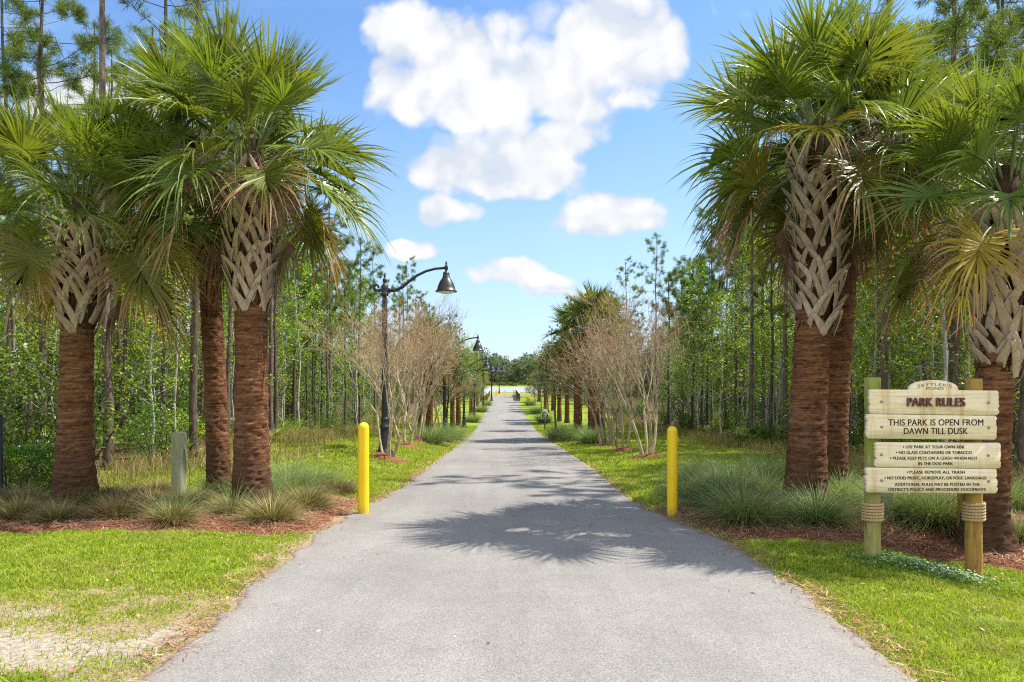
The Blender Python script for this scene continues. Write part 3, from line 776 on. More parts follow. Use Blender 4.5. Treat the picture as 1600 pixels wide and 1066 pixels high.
def boots_mesh(rg, z0, z1, rt, rb, cx, cy):
    """criss cross leaf bases: each one a wishbone clasping the trunk"""
    mb = MB(); rows = max(3, int((z1 - z0) / .112))
    for k in range(rows):
        u = k / max(1, rows - 1); z = z0 + (z1 - z0) * u
        nb = 6; ph = k * 2.4 + rg.uniform(-.1, .1)
        rr = rt + (rb - rt) * min(1, .25 + u * 2.2)
        for q in range(nb):
            th = ph + q * 2 * PI / nb + rg.uniform(-.1, .1)
            ln = rg.uniform(.26, .50) * (1 if k else .8); dth = rg.uniform(.48, .72); out = rg.uniform(.03, .13)
            for sg in (-1, 1):
                if rg.random() < .14: continue
                ss = np.linspace(0, 1, 7)
                thp = th + sg * dth * (1 - ss) ** 1.0; rp = rr - .055 + .05 * np.sin(ss * PI * .5) + out * ss ** 2.0
                zp = z + ln * ss - .02
                if sg > 0: rp = rp + .012
                P = np.stack([cx + np.cos(thp) * rp, cy + np.sin(thp) * rp, zp], 1)
                Nr = np.stack([np.cos(thp), np.sin(thp), 0 * thp], 1); T = unit(np.gradient(P, axis=0)); S = unit(np.cross(T, Nr)); Nr = unit(np.cross(S, T))
                w = rg.uniform(.042, .062) * np.array([.80, 1, 1, .92, .80, .66, .40 + .3 * rg.random()]); tk = .009 * np.array([.6, 1, 1.2, 1.3, 1.3, 1.2, .9])
                ring = np.stack([P - S * w[:, None], P - S * (w * .72)[:, None] + Nr * tk[:, None], P + S * (w * .72)[:, None] + Nr * tk[:, None], P + S * w[:, None], P - Nr * (tk * .5)[:, None]], 1)
                i = np.arange(6)[:, None] * 5; j = np.arange(5)[None]; kk = (j + 1) % 5
                off = mb.n
                mb.add(ring.reshape(-1, 3), np.stack([i + j, i + kk, i + 5 + kk, i + 5 + j], -1).reshape(-1, 4))
                e = 6 * 5 + off; mb.f3.append(np.array([[e, e + 1, e + 4], [e + 1, e + 2, e + 4], [e + 2, e + 3, e + 4]]))
    return mb

def seed_stalk_mesh(rg, base, az, length, drop):
    P0, P1, r0, r1 = [], [], [], []
    h = np.array([math.cos(az), math.sin(az), 0]); p = np.array(base, float); stem = [p]
    for i in range(9):
        e = .5 - drop * (i / 8) ** 1.1 * 1.9
        p = p + (h * math.cos(e) + np.array([0, 0, math.sin(e)])) * length / 9; stem.append(p)
    stem = np.array(stem); mb = MB(); add_tube(mb, stem, np.linspace(.013, .005, len(stem)), 5)
    for i in range(3, len(stem)):
        for q in range(11):
            d = unit(rg.normal(0, 1, 3) + h * .5 + [0, 0, -.5]); b = stem[i] + rg.normal(0, .01, 3); L = rg.uniform(.20, .46)
            tip = b + d * L + [0, 0, -.06]; P0.append(b); P1.append(tip); r0.append(.004); r1.append(.0022)
            for w in range(9):
                f = rg.random(); c = b + (tip - b) * f; dd = unit(rg.normal(0, 1, 3) + [0, 0, -.45]); l2 = rg.uniform(.08, .22)
                P0.append(c); P1.append(c + dd * l2); r0.append(.0024); r1.append(.0014)
    segs(mb, np.array(P0), np.array(P1), np.array(r0), np.array(r1)); return mb

def make_palm(name, label, base, H, r0, r1, boot0, rb, seed, nf=40, size=1.0, lean=(0, 0), stalks=(), dead=4, flare=.10, group='sabal palms standing beside the path', yellow=(), tall=0.0):
    rg = np.random.default_rng(seed); x, y, z = base
    t = thing(name, label, 'palm tree', (x, y, z), 0, group)
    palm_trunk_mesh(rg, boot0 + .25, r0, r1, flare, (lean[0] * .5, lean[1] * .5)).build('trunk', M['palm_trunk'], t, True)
    cx, cy = lean
    fb = MB(); add_tube(fb, [(lean[0] * .5, lean[1] * .5, boot0 - .02), (lean[0] * .7, lean[1] * .7, (boot0 + H) / 2), (cx, cy, H + .15), (cx, cy, H + .62)], [r1 * 1.0, rb * .86, rb * .55, .10], 18)
    fb.build('trunk_core', M['fibre'], t, True)
    # leaf bases follow the lean in two bands
    boots_mesh(rg, boot0 - .06, H - .05, r1 + .015, rb, lean[0] * .72, lean[1] * .72).build('leaf_bases', M['boot'], t)
    for i in range(nf):
        u = i / (nf - 1)
        az = i * 2.39996 + rg.uniform(-.3, .3); facing = max(0.0, -math.sin(az))
        e0 = R(86) - (R(112) + tall) * u ** .90 + rg.normal(0, .10) + .34 * facing * u
        pet = size * (.66 + .16 * min(1, u * 2)) * rg.uniform(.85, 1.15); blade = size * rg.uniform(.86, 1.06) * (.80 + .14 * min(1, u * 2.5))
        b = (cx + math.cos(az) * .10, cy + math.sin(az) * .10, H + .52 - .56 * u)
        path, v, f, tp = frond_geo(rg, az, e0, pet, blade, 54, .08 + .36 * u ** 1.5, R(78 + 46 * min(1, u * 2.0)), .22 + .52 * u, 1.0, rg.normal(0, .55), b)
        mb = MB(); mb.add(v, f, tp); pt = MB(); add_tube(pt, path, np.linspace(.017, .004, len(path)), 5)
        m = M['frond_young'] if u < .38 else (M['frond'] if u < .86 else M['frond_old'])
        if i in yellow: m = M['frond_yellow']
        o = mb.build('frond', m, t, False, 'tip'); pt.build('petiole', M['petiole'], o, True)
    for i in range(dead):
        az = rg.uniform(0, 2 * PI) if dead > 3 else rg.uniform(-.3, .3) + [0, PI, PI / 2][i % 3]
        path, v, f, tp = frond_geo(rg, az, R(-28), size * .62, size * .62, 40, 1.5, R(75), 1.5, .45, 0, (cx + math.cos(az) * .12, cy + math.sin(az) * .12, H - .32), .012)
        mb = MB(); mb.add(v, f, tp); pt = MB(); add_tube(pt, path, np.linspace(.014, .004, len(path)), 5)
        o = mb.build('dead_frond', M['frond_dead'], t); pt.build('petiole', M['seed'], o); o['label'] = 'brown withered frond hanging down'
    for (az, ln, dz, dr) in stalks:
        seed_stalk_mesh(rg, (cx + math.cos(az) * .12, cy + math.sin(az) * .12, H + dz), az, ln, dr).build('seed_stalk', M['seed'], t)['label'] = 'brown twiggy bare seed stalk'
    return t

def crown_z(py, d): return CAM_H + (589 - py) / F_PX * d
def palm_at(name, label, px, d, top_px, top_y, boot_y, r0, r1, rb, seed, **kw):
    x, y, _ = gx(px, d); z = bed_height(x, y) - .02
    H = crown_z(top_y, d) - z; b0 = crown_z(boot_y, d) - z
    lean = ((top_px - px) / F_PX * d, 0.0)
    return make_palm(name, label, (x, y, z), H, r0, r1, b0, rb, seed, lean=lean, **kw)

palm_at('sabal_palm', 'broad leaning sabal palm in front, nearest the left yellow bollard', 393, 9.2, 392, 285, 478, .225, .205, .315, 101, nf=50, size=1.02,
        stalks=((R(212), .95, .05, .55), (R(222), .85, .0, .65), (R(-45), .95, -.1, 1.1), (R(-25), .8, -.12, 1.1)), dead=3)
palm_at('sabal_palm', 'slim sabal palm standing close behind the broad left one', 342, 10.4, 305, 265, 395, .165, .150, .24, 102, nf=42, size=.98, dead=5, flare=.04,
        stalks=((R(-110), .8, -.1, .9), (R(-70), .7, -.05, .8)))
palm_at('sabal_palm', 'stout yellowing sabal palm beside the clipped hedge, leftmost', 116, 9.1, 128, 375, 512, .225, .185, .275, 103, nf=38, size=.98, dead=1, flare=.13, tall=.0,
        stalks=(), yellow=(29, 32, 35))
palm_at('sabal_palm', 'tallest stout sabal palm just right of the right bollard', 1258, 8.8, 1284, 262, 515, .240, .208, .290, 104, nf=54, size=1.04,
        stalks=((R(-38), 1.25, .05, .75), (R(-25), 1.3, .0, .85), (R(-50), 1.1, -.05, .8)), dead=3, yellow=(41,))
palm_at('sabal_palm', 'slender sabal palm half hidden behind the tallest right palm', 1300, 10.0, 1345, 250, 420, .19, .165, .27, 105, nf=40, size=.93, dead=4, flare=.05,
        stalks=((R(-50), 1.0, -.15, 1.1),), yellow=(20,))
palm_at('sabal_palm', 'sabal palm directly behind the wooden sign at the right edge', 1540, 7.3, 1575, 350, 578, .195, .18, .25, 106, nf=38, size=.88,
        stalks=((R(170), .8, -.1, 1.2),), dead=1, tall=-.05, yellow=(26, 33))

# a lighter palm for the rows farther down the path
def palm_small():
    rg = np.random.default_rng(200); t = thing('cabbage_palm', '', 'palm tree', (0, 0, -50))
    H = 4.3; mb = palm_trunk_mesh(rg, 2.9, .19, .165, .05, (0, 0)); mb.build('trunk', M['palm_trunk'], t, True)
    boots_mesh(rg, 2.8, 3.95, .19, .28, 0, 0).build('leaf_bases', M['boot'], t)
    fb = MB(); add_tube(fb, [(0, 0, 2.8), (0, 0, 3.6), (0, 0, 4.4)], [.17, .24, .12], 12); fb.build('trunk_core', M['fibre'], t, True)
    g = MB(); o = MB(); dd = MB()
    for i in range(34):
        u = i / 33; az = i * 2.39996; e0 = R(86) - R(112) * u ** .9 + rg.normal(0, .1)
        path, v, f, tp = frond_geo(rg, az, e0, .70, .88, 40, .1 + .35 * u, R(80 + 45 * min(1, u * 2.2)), .25 + .55 * u, 1, rg.normal(0, .5), (0, 0, H + .35 - .5 * u), .018)
        m = g if u < .72 else o
        m.add(v, f, tp); n0 = len(m.a); add_tube(m, path, .012, 4); m.a[-1][:] = .2
    for i in range(5):
        path, v, f, tp = frond_geo(rg, i * 1.3, R(-30), .55, .6, 34, 1.5, R(75), 1.5, .45, 0, (0, 0, H - .3), .012); dd.add(v, f, tp)
    g.build('crown', M['frond'], t, False, 'tip'); o.build('lower_fronds', M['frond_old'], t, False, 'tip'); dd.build('dead_fronds', M['frond_dead'], t)
    return t
PS = palm_small()
rs = random.Random(3)
GP = 'palms in the avenue farther down the path'
palms_far = [  # px, d, scale, label
    (903, 33, 1.12, 'palm nearest the path in the right trio beyond the bare trees'),
    (926, 32, 1.2, 'middle palm of the right trio behind the bare trees'),
    (939, 34.5, 1.2, 'palm farthest from the path in the right trio'),
    (874, 55, .95, 'shorter palm beyond the small green sign, next to the path'),
    (886, 53, 1.0, 'palm beyond the small green sign, away from the path'),
    (852, 74, .9, 'distant palm on the right before the orange sign'),
    (864, 71, .95, 'distant right palm set back from the path'),
    (842, 90, .95, 'farthest palm on the right near the bridge railing'),
    (671, 30, .92, 'palm among bare trees on the left beside the second lamp'),
    (657, 33, .92, 'palm set back on the left behind the bare trees'),
    (707, 45, .86, 'left palm close before the third lamp post'),
    (716, 49, .9, 'left palm just behind the third lamp post'),
    (737, 64, .8, 'left palm after the fourth lamp post'),
    (746, 78, .85, 'left palm beside the fifth lamp post'),
    (752, 90, .85, 'farthest left palm with yellow fronds near the bridge'),
]
for i, (px, d, s, lb) in enumerate(palms_far):
    x, y, z = gx(px, d)
    if i == 0:
        PS.location = (x, y, z - .03); PS.scale = (s,) * 3; PS['label'] = lb; PS['group'] = GP
    else: copy_thing(PS, (x, y, z - .03), rs.uniform(0, 6.28), lb, GP, s)

# ------------------------------------------------------------------ bare crape myrtles
def make_myrtle(seed, label):
    rg = np.random.default_rng(seed); t = thing('crape_myrtle', label, 'tree', (0, 0, -50))
    stems = MB(); T0, T1, R0, R1 = [], [], [], []; tips = []
    def limb(p, d, L, r, lev):
        n = 4; pts = [p]; dd = d
        for i in range(n):
            dd = unit(dd + rg.normal(0, .055 if lev < 3 else .10, 3) + np.array([0, 0, .03])); pts.append(pts[-1] + dd * L / n)
        r1 = r * .68
        if lev <= 3: add_tube(stems, pts, np.linspace(r, r1, n + 1), 7 if lev == 0 else 5, False)
        else:
            rr = np.linspace(r, r1, n + 1)
            for i in range(n): T0.append(pts[i]); T1.append(pts[i + 1]); R0.append(rr[i]); R1.append(rr[i + 1])
        if lev == 5: tips.append(pts[-1]); return
        k = [3, 3, 3, 2, 2][lev]
        for q in range(k):
            side = unit(np.cross(dd, rg.normal(0, 1, 3))); spread = [.46, .40, .40, .46, .55][lev] * rg.uniform(.6, 1.3)
            nd = unit(dd + side * spread + np.array([0, 0, .10]))
            limb(pts[-1] if q < 2 else pts[-2], nd, L * [.80, .80, .76, .72, .66][lev] * rg.uniform(.8, 1.15), r1 * rg.uniform(.62, .8), lev + 1)
        if lev >= 2:
            for q in range(2):
                b = pts[rg.integers(1, n + 1)]; nd = unit(dd + rg.normal(0, .7, 3)); tip = b + nd * rg.uniform(.2, .5)
                T0.append(b); T1.append(tip); R0.append(.005); R1.append(.003)
    ns = 4
    for q in range(ns):
        a = q * 2 * PI / ns + rg.uniform(-.4, .4)
        limb(np.array([math.cos(a) * .13, math.sin(a) * .13, -.05]), unit([math.cos(a) * .24, math.sin(a) * .24, 1]), 1.35 * rg.uniform(.88, 1.15), .046 * rg.uniform(.8, 1.15), 0)
    stems.build('trunk', M['myrtle_bark'], t, True)
    tw = MB(); segs(tw, np.array(T0), np.array(T1), np.maximum(np.array(R0), .0040), np.maximum(np.array(R1), .0030)); tw.build('branches', M['twig'], t)
    tips = np.array(tips); sel = tips[rg.integers(0, len(tips), 14)]; lf = MB()
    leaves(lf, sel, rg.normal(0, 1, (len(sel), 3)), rg.normal(0, 1, (len(sel), 3)), .09, .05); lf.build('last_leaves', M['orange_leaf'], t)
    return t
MY = [make_myrtle(31, ''), make_myrtle(32, ''), make_myrtle(33, '')]
GM = 'bare crape myrtles along the path'
GMd = 'pine straw mounds round the bare trees'
def make_mound(name, x, y, r, label):
    rg = np.random.default_rng(int(abs(x * 100) + y * 10)); mb = MB()
    rr = np.linspace(0, 1, 12); an = np.arange(36) * 2 * PI / 36
    A, Q = np.meshgrid(an, rr); out = r * (1 + .25 * (fbm(np.cos(A) * 1.5 + x * 7, np.sin(A) * 1.5 + y, 3, 9) - .5))
    X = x + np.cos(A) * Q * out * 1.15; Y = y + np.sin(A) * Q * out; Z = terr(X, Y) + r * .20 * (1 - sstep(Q, .15, 1)) + (fbm(X * 6, Y * 6, 3, 2) - .5) * .05 - .03 * Q ** 3
    idx = np.arange(12 * 36).reshape(12, 36); j2 = (np.arange(36) + 1) % 36
    f = np.stack([idx[:-1], idx[1:], idx[1:][:, j2], idx[:-1][:, j2]], -1).reshape(-1, 4)
    mb.add(np.stack([X - x, Y - y, Z - terr1(x, y)], -1).reshape(-1, 3), f)
    o = mb.build(name, M['mulch'], None, True); o.location = (x, y, terr1(x, y)); tag(o, label, 'mulch mound', GMd)
    n = 500; q = np.sqrt(rg.random(n)) * r; a = rg.uniform(0, 2 * PI, n); nb = MB()
    xx, yy = x + np.cos(a) * q * 1.1, y + np.sin(a) * q; zz = terr(xx, yy) - terr1(x, y) + r * .20 * (1 - sstep(q / r, .15, 1)) + .02
    th = rg.uniform(0, 2 * PI, n); D = np.stack([np.cos(th), np.sin(th), rg.normal(.05, .2, n)], 1)
    leaves(nb, np.stack([xx - x, yy - y, zz], 1), D, np.tile([[0, 0, 1.0]], (n, 1)), rg.uniform(.08, .2, n), .007)
    nb.build('needles', M['needle'], o)
myr = [  # px, py(base), scale, variant, label, mound label
    (1012, 716, 1.0, 0, 'bare crape myrtle nearest the right yellow bollard', 'pine straw mound nearest the right bollard'),
    (973, 706, .92, 1, 'second bare crape myrtle on the right, on a mulch mound', 'second pine straw mound on the right'),
    (945, 698, .9, 2, 'third bare crape myrtle on the right, before the palm trio', 'third pine straw mound on the right'),
    (606, 708, .94, 1, 'bare crape myrtle wrapping the first lamp post on the left', 'pine straw mound at the foot of the first lamp post'),
    (634, 698, .95, 2, 'second bare crape myrtle on the left, right of the first lamp', 'second pine straw mound on the left'),
    (652, 692, .92, 0, 'third bare crape myrtle on the left, beside the grass clump', 'third pine straw mound on the left'),
]
for i, (px, py, s, k, lb, ml) in enumerate(myr):
    x, y, z = ground(px, py)
    if px == 606: x, y, z = gx(607, 17.0)
    sc = s * 1.0 * (y / 19.0) ** .35
    if i < 3: t = MY[k]; t.location = (x, y, z + .03); t.rotation_euler = (0, 0, i * 1.7); t['label'] = lb; t['group'] = GM; t.scale = (sc,) * 3
    else: copy_thing(MY[k], (x, y, z + .03), i * 2.1, lb, GM, sc)
    make_mound('mulch_mound', x, y, .62, ml)
for (px, d, s, k, lb) in ((612, 27, .92, 0, 'bare crape myrtle set back on the left behind the first row'), (672, 37, .9, 1, 'bare crape myrtle on the left past the second lamp'),
                          (690, 42, .85, 2, 'farthest bare crape myrtle on the left side'), (960, 27, .85, 2, 'bare crape myrtle set back on the right by the woods')):
    x, y, z = gx(px, d); copy_thing(MY[k], (x, y, z), d * 1.3, lb, GM, s)

# ------------------------------------------------------------------ leafy trees
def crown_leaves(rg, centers, radii, n, L, W, flat=.7):
    mb = MB(); k = len(centers); pick = rg.integers(0, k, n); C = np.asarray(centers)[pick]; r = np.asarray(radii)[pick]
    dv = unit(rg.normal(0, 1, (n, 3))); q = rg.random(n) ** .45
    P = C + dv * (r * q)[:, None] * np.array([1, 1, flat])
    D = unit(dv * .7 + rg.normal(0, .6, (n, 3)) + [0, 0, -.25]); N = rg.normal(0, .55, (n, 3)) + [0.0, 0, 1]
    leaves(mb, P, D, N, L * rg.uniform(.6, 1.25, n), W * rg.uniform(.6, 1.25, n)); return mb

def tree_limbs(rg, H, r0, wob, limbs, first, reach, rise, mat_sides=7):
    mb = MB(); n = 12; z = np.linspace(-.15, H, n); px = np.cumsum(rg.normal(0, wob, n)); py = np.cumsum(rg.normal(0, wob, n)); px -= px[0]; py -= py[0]
    T = np.stack([px, py, z], 1); add_tube(mb, T, np.linspace(r0, r0 * .22, n), mat_sides, False); ends = []
    for i in range(limbs):
        u = first + (1 - first) * (i + rg.random()) / limbs; zz = u * H; b = np.array([np.interp(zz, z, px), np.interp(zz, z, py), zz])
        a = i * 2.4 + rg.uniform(-.5, .5); L = reach * (1 - .62 * (u - first) / (1 - first)) * rg.uniform(.65, 1.2)
        pts = [b]; e = rise + rg.normal(0, .2)
        for q in range(4):
            e2 = e + .12 * q; pts.append(pts[-1] + np.array([math.cos(a) * math.cos(e2), math.sin(a) * math.cos(e2), math.sin(e2)]) * L / 4 + rg.normal(0, .03, 3))
        add_tube(mb, pts, np.linspace(r0 * .34 * (1.15 - u), .006, 5), 4, False); ends.append((pts, L))
    return mb, ends, T

def make_pine(seed, H, first, limbs, reach):
    rg = np.random.default_rng(seed); t = thing('pine_tree', '', 'tree', (0, 0, -50))
    mb, ends, T = tree_limbs(rg, H, .088, .035, limbs, first, reach, .25)
    C, D = [], []
    P0, P1 = [], []
    for pts, L in ends:
        for q in range(int(4 + L * 4)):
            f = rg.uniform(.35, 1); i = min(3, int(f * 4)); b = pts[i] + (pts[i + 1] - pts[i]) * (f * 4 - i)
            dd = unit(unit(pts[-1] - pts[0]) + rg.normal(0, .6, 3) + [0, 0, .35]); tip = b + dd * rg.uniform(.1, .42); P0.append(b); P1.append(tip); C.append(tip); D.append(dd)
        C.append(pts[-1]); D.append(unit(pts[-1] - pts[-2]))
    C.append(T[-1]); D.append(np.array([0, 0, 1.0]))
    segs(mb, np.array(P0), np.array(P1), .008, .004); mb.build('trunk', M['pine_bark'], t, True)
    C = np.array(C); D = np.array(D); k = 60; m = len(C)
    Cc = np.repeat(C, k, 0) + rg.normal(0, .025, (m * k, 3)) - np.repeat(D, k, 0) * rg.uniform(0, .16, (m * k, 1)); Dd = unit(np.repeat(D, k, 0) * .55 + rg.normal(0, .62, (m * k, 3)))
    nb = MB(); leaves(nb, Cc, Dd, rg.normal(0, 1, (m * k, 3)), rg.uniform(.13, .25, m * k), .011); nb.build('crown', M['pine_needles'], t)
    return t

def make_hardwood(seed, H, first, limbs, reach, nl, mat='hard_leaf', bark='pale_bark', L=.085, W=.05, r0=.048):
    rg = np.random.default_rng(seed); t = thing('young_broadleaf_tree', '', 'tree', (0, 0, -50))
    mb, ends, T = tree_limbs(rg, H, r0, .05, limbs, first, reach, .45)
    C, rr = [], []
    for pts, Ln in ends:
        for q in (2, 3, 4): C.append(pts[q] + rg.normal(0, .1, 3)); rr.append(rg.uniform(.18, .46))
    C.append(T[-1]); rr.append(.35)
    mb.build('trunk', M[bark], t, True); crown_leaves(rg, C, rr, nl, L, W, .6).build('crown', M[mat], t); return t

def make_shrub(seed, name, r, h, nl, mat, L=.07, W=.04):
    rg = np.random.default_rng(seed); t = thing(name, '', 'shrub', (0, 0, -50))
    mb = MB(); C, rr = [], []
    for q in range(9):
        a = rg.uniform(0, 2 * PI); tip = np.array([math.cos(a) * r * rg.uniform(.2, .9), math.sin(a) * r * rg.uniform(.2, .9), h * rg.uniform(.5, 1)])
        add_tube(mb, [(0, 0, -.05), tip * .5 + rg.normal(0, .05, 3), tip], [.018, .012, .005], 4, False)
        for f in (.45, .75, 1): C.append(tip * f + rg.normal(0, .12, 3)); rr.append(rg.uniform(.18, .38) * r)
    mb.build('stems', M['dark_bark'], t); crown_leaves(rg, C, rr, nl, L, W, .8).build('foliage', M[mat], t); return t

def make_palmetto(seed, n, size):
    rg = np.random.default_rng(seed); t = thing('saw_palmetto', '', 'shrub', (0, 0, -50)); mb = MB()
    for i in range(n):
        az = i * 2.4 + rg.uniform(-.4, .4); e0 = R(rg.uniform(35, 85))
        path, v, f, tp = frond_geo(rg, az, e0, size * .7, size * .55, 26, .12, R(95), .45, 1, rg.normal(0, .4), (0, 0, 0), .022)
        mb.add(v, f, tp); add_tube(mb, path, .006, 4); mb.a[-1][:] = .2
    mb.build('fronds', M['frond_young'], t, False, 'tip'); return t

PINES = [make_pine(41, 12.5, .62, 20, 1.8), make_pine(42, 11.0, .58, 22, 1.6), make_pine(43, 13.5, .68, 17, 1.9), make_pine(44, 9.4, .52, 24, 1.5)]
HARDS = [make_hardwood(51, 7.5, .30, 30, 1.9, 2000, L=.115, W=.07), make_hardwood(52, 6.2, .26, 26, 1.7, 1800, L=.115, W=.07), make_hardwood(53, 8.8, .36, 34, 2.0, 2300, L=.115, W=.07), make_hardwood(54, 5.4, .24, 22, 1.5, 1600, L=.10, W=.06)]
SHRUBS = [make_shrub(61, 'understory_shrub', .9, 1.5, 1100, 'shrub_leaf'), make_shrub(62, 'understory_shrub', 1.1, 2.2, 1500, 'shrub_leaf', .085, .05), make_shrub(63, 'understory_shrub', .8, 1.0, 900, 'hard_leaf')]
PALMETTO = [make_palmetto(71, 16, .72), make_palmetto(72, 13, .6)]
used = set()
def put(lst, k, x, y, rz, s, label, group):
    src = lst[k]; z = terr1(x, y) - .03
    if src.name not in used:
        used.add(src.name); src.location = (x, y, z); src.rotation_euler = (0, 0, rz); src.scale = (s,) * 3; src['label'] = label; src['group'] = group
    else: copy_thing(src, (x, y, z), rz, label, group, s)

def scatter(rg, n, side, d0, d1, off0, off1, mind, taken, power=1.0, slope=.80):
    out = []; tries = 0
    fe = forest_edge_l if side < 0 else forest_edge_r
    while len(out) < n and tries < n * 200:
        tries += 1
        d = d0 + (d1 - d0) * rg.random() ** power; x = float(fe(d)) + side * (off0 + (off1 - off0) * rg.random() ** 1.15)
        if abs(x) > slope * d + 1.2: continue
        if any((x - a) ** 2 + (d - b) ** 2 < mind * mind for a, b in taken): continue
        taken.append((x, d)); out.append((x, d))
    return out

def make_woods():
    rg = np.random.default_rng(77)
    for side, nm in ((-1, 'left'), (1, 'right')):
        tk = []
        gp = f'tall pines in the {nm} woods'; gh = f'young broadleaf trees in the {nm} woods'; gs = f'shrubs under the {nm} woods'
        pts = scatter(rg, 104, side, 12, 46, .1, 18, .85, tk, 1.0) + scatter(rg, 45, side, 46, 148, 0, 11, 1.5, tk, 1.1, 3)
        for (x, d) in pts:
            put(PINES, int(rg.integers(0, 4)), x, d, rg.uniform(0, 6.28), rg.uniform(.82, 1.12), f'tall thin pine with a bare trunk in the {nm} woods', gp)
        tk2 = list(tk[:40])
        pts = scatter(rg, 112, side, 11.5, 46, .1, 16, .7, tk2, 1.0) + scatter(rg, 36, side, 46, 148, 0, 9, 1.6, tk2, 1.1, 3)
        for (x, d) in pts:
            put(HARDS, int(rg.integers(0, 4)), x, d, rg.uniform(0, 6.28), rg.uniform(.78, 1.15) * float(np.interp(d, [12, 18, 30, 45], [.62, .72, .92, 1.0] if side < 0 else [.7, .85, 1, 1])), f'slender pale trunked leafy tree in the {nm} woods', gh)
        pts = scatter(rg, 74, side, 11.5, 50, -.1, 8, .8, [], 1.0) + scatter(rg, 60, side, 50, 148, -.6, 6, 1.2, [], 1.1, 3)
        for (x, d) in pts:
            put(SHRUBS, int(rg.integers(0, 3)), x, d, rg.uniform(0, 6.28), rg.uniform(.55, 1.2), f'leafy green shrub under the trees of the {nm} woods', gs)
        pts = scatter(rg, 26, side, 11.5, 34, -.4, 4, 1.0, [], 1.2)
        for (x, d) in pts:
            put(PALMETTO, int(rg.integers(0, 2)), x, d, rg.uniform(0, 6.28), rg.uniform(.7, 1.25), f'fan leaved palmetto at the edge of the {nm} woods', f'palmettos at the edge of the {nm} woods')
make_woods()

def deep_woods():
    """the wood that closes the view behind the nearer trees, one mass on each side and across the pond"""
    rg = np.random.default_rng(88)
    def mass(name, label, boxf, ntrunk, nleaf, hl, L, W, mat, H, ltop=.8):
        tr = MB(); lf = MB()
        x, y = boxf(ntrunk); z = terr(x, y); tall = lambda a: .72 + .62 * vnoise(a / 9.0, a * 0 + 3, 5); hh = H * rg.uniform(.75, 1.1, ntrunk) * tall(x)
        P0 = np.stack([x, y, z - .2], 1); P1 = P0 + np.stack([rg.normal(0, .25, ntrunk), rg.normal(0, .25, ntrunk), hh], 1)
        segs(tr, P0, P1, rg.uniform(.06, .13, ntrunk), .03, 5)
        k = nleaf // 40; cx, cy = boxf(k); zz = terr(cx, cy) + H * rg.random(k) ** .9 * rg.uniform(.7, 1.05, k) * ltop * tall(cx); r = rg.uniform(.5, 1.1, k) * hl
        n = k * 40; C = np.stack([cx, cy, zz], 1); dv = unit(rg.normal(0, 1, (n, 3)))
        P = np.repeat(C, 40, 0) + dv * (np.repeat(r, 40) * rg.random(n) ** .5)[:, None] * [1, 1, .65]
        leaves(lf, P, rg.normal(0, 1, (n, 3)), rg.normal(0, .7, (n, 3)) + [0, 0, 1], L * rg.uniform(.6, 1.3, n), W * rg.uniform(.6, 1.3, n))
        root = thing(name, label, 'woods'); root['kind'] = 'stuff'
        a = tr.build('trunks', M['pine_bark'], root); a['kind'] = 'stuff'
        b = lf.build('foliage', M[mat], root); b['kind'] = 'stuff'
    def side_box(side):
        fe = forest_edge_l if side < 0 else forest_edge_r
        def f(n):
            d = rg.uniform(11, 152, n); x = fe(d) + side * np.where(d > 100, rg.uniform(3, 30, n), rg.uniform(13, 32, n)); return x, d
        return f
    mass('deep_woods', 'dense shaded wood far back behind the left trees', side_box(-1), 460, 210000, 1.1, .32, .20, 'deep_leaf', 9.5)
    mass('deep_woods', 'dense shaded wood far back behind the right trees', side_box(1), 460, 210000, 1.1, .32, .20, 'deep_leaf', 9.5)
    def far_box(n):
        x = rg.uniform(-150, 150, n); return x, 246 + rg.uniform(0, 45, n) + .0 * x
    mass('far_shore_woods', 'pale hazy wood on the far shore of the pond', far_box, 500, 190000, 2.2, .9, .55, 'far_leaf', 12.0, 1.0)
    def hedge_box(n):
        return rg.uniform(-60, 60, n), 238 + rg.uniform(0, 2.5, n)
    mass('far_hedge', 'low dark hedge along the far shore of the pond', hedge_box, 60, 16000, .8, .4, .25, 'shrub_leaf', 1.3, 1.0)
deep_woods()

# small olive coloured evergreen trees along the path
def make_oak():
    rg = np.random.default_rng(91); t = thing('small_oak', '', 'tree', (0, 0, -50))
    mb, ends, T = tree_limbs(rg, 4.4, .07, .03, 26, .36, 1.7, .5); C, rr = [], []
    for pts, Ln in ends:
        for q in (2, 3, 4): C.append(pts[q] + rg.normal(0, .08, 3)); rr.append(rg.uniform(.2, .42))
    mb.build('trunk', M['dark_bark'], t, True); crown_leaves(rg, C, rr, 7500, .10, .055, .8).build('crown', M['oak_leaf'], t); return t
OAK = make_oak()
GO = 'small olive green trees along the path'
oaks = [(868, 44, 1.2, 'olive green small tree beside the small green sign on the right'), (857, 58, 1.0, 'small olive tree on the right past the green sign'), (846, 70, .85, 'small dark tree on the right beside the orange sign'),
        (836, 82, .8, 'farthest small tree on the right'), (697, 36, 1.0, 'olive green small tree on the left past the second lamp'), (720, 52, .8, 'small olive tree on the left past the third lamp'),
        (733, 60, .8, 'small olive tree on the left beside the fourth lamp'), (742, 68, .8, 'small dark tree on the left between far lamps'), (750, 84, .8, 'farthest small tree on the left')]
for i, (px, d, s, lb) in enumerate(oaks):
    x, y, z = gx(px, d)
    if i == 0: OAK.location = (x, y, z); OAK.scale = (s,) * 3; OAK['label'] = lb; OAK['group'] = GO
    else: copy_thing(OAK, (x, y, z), d, lb, GO, s)

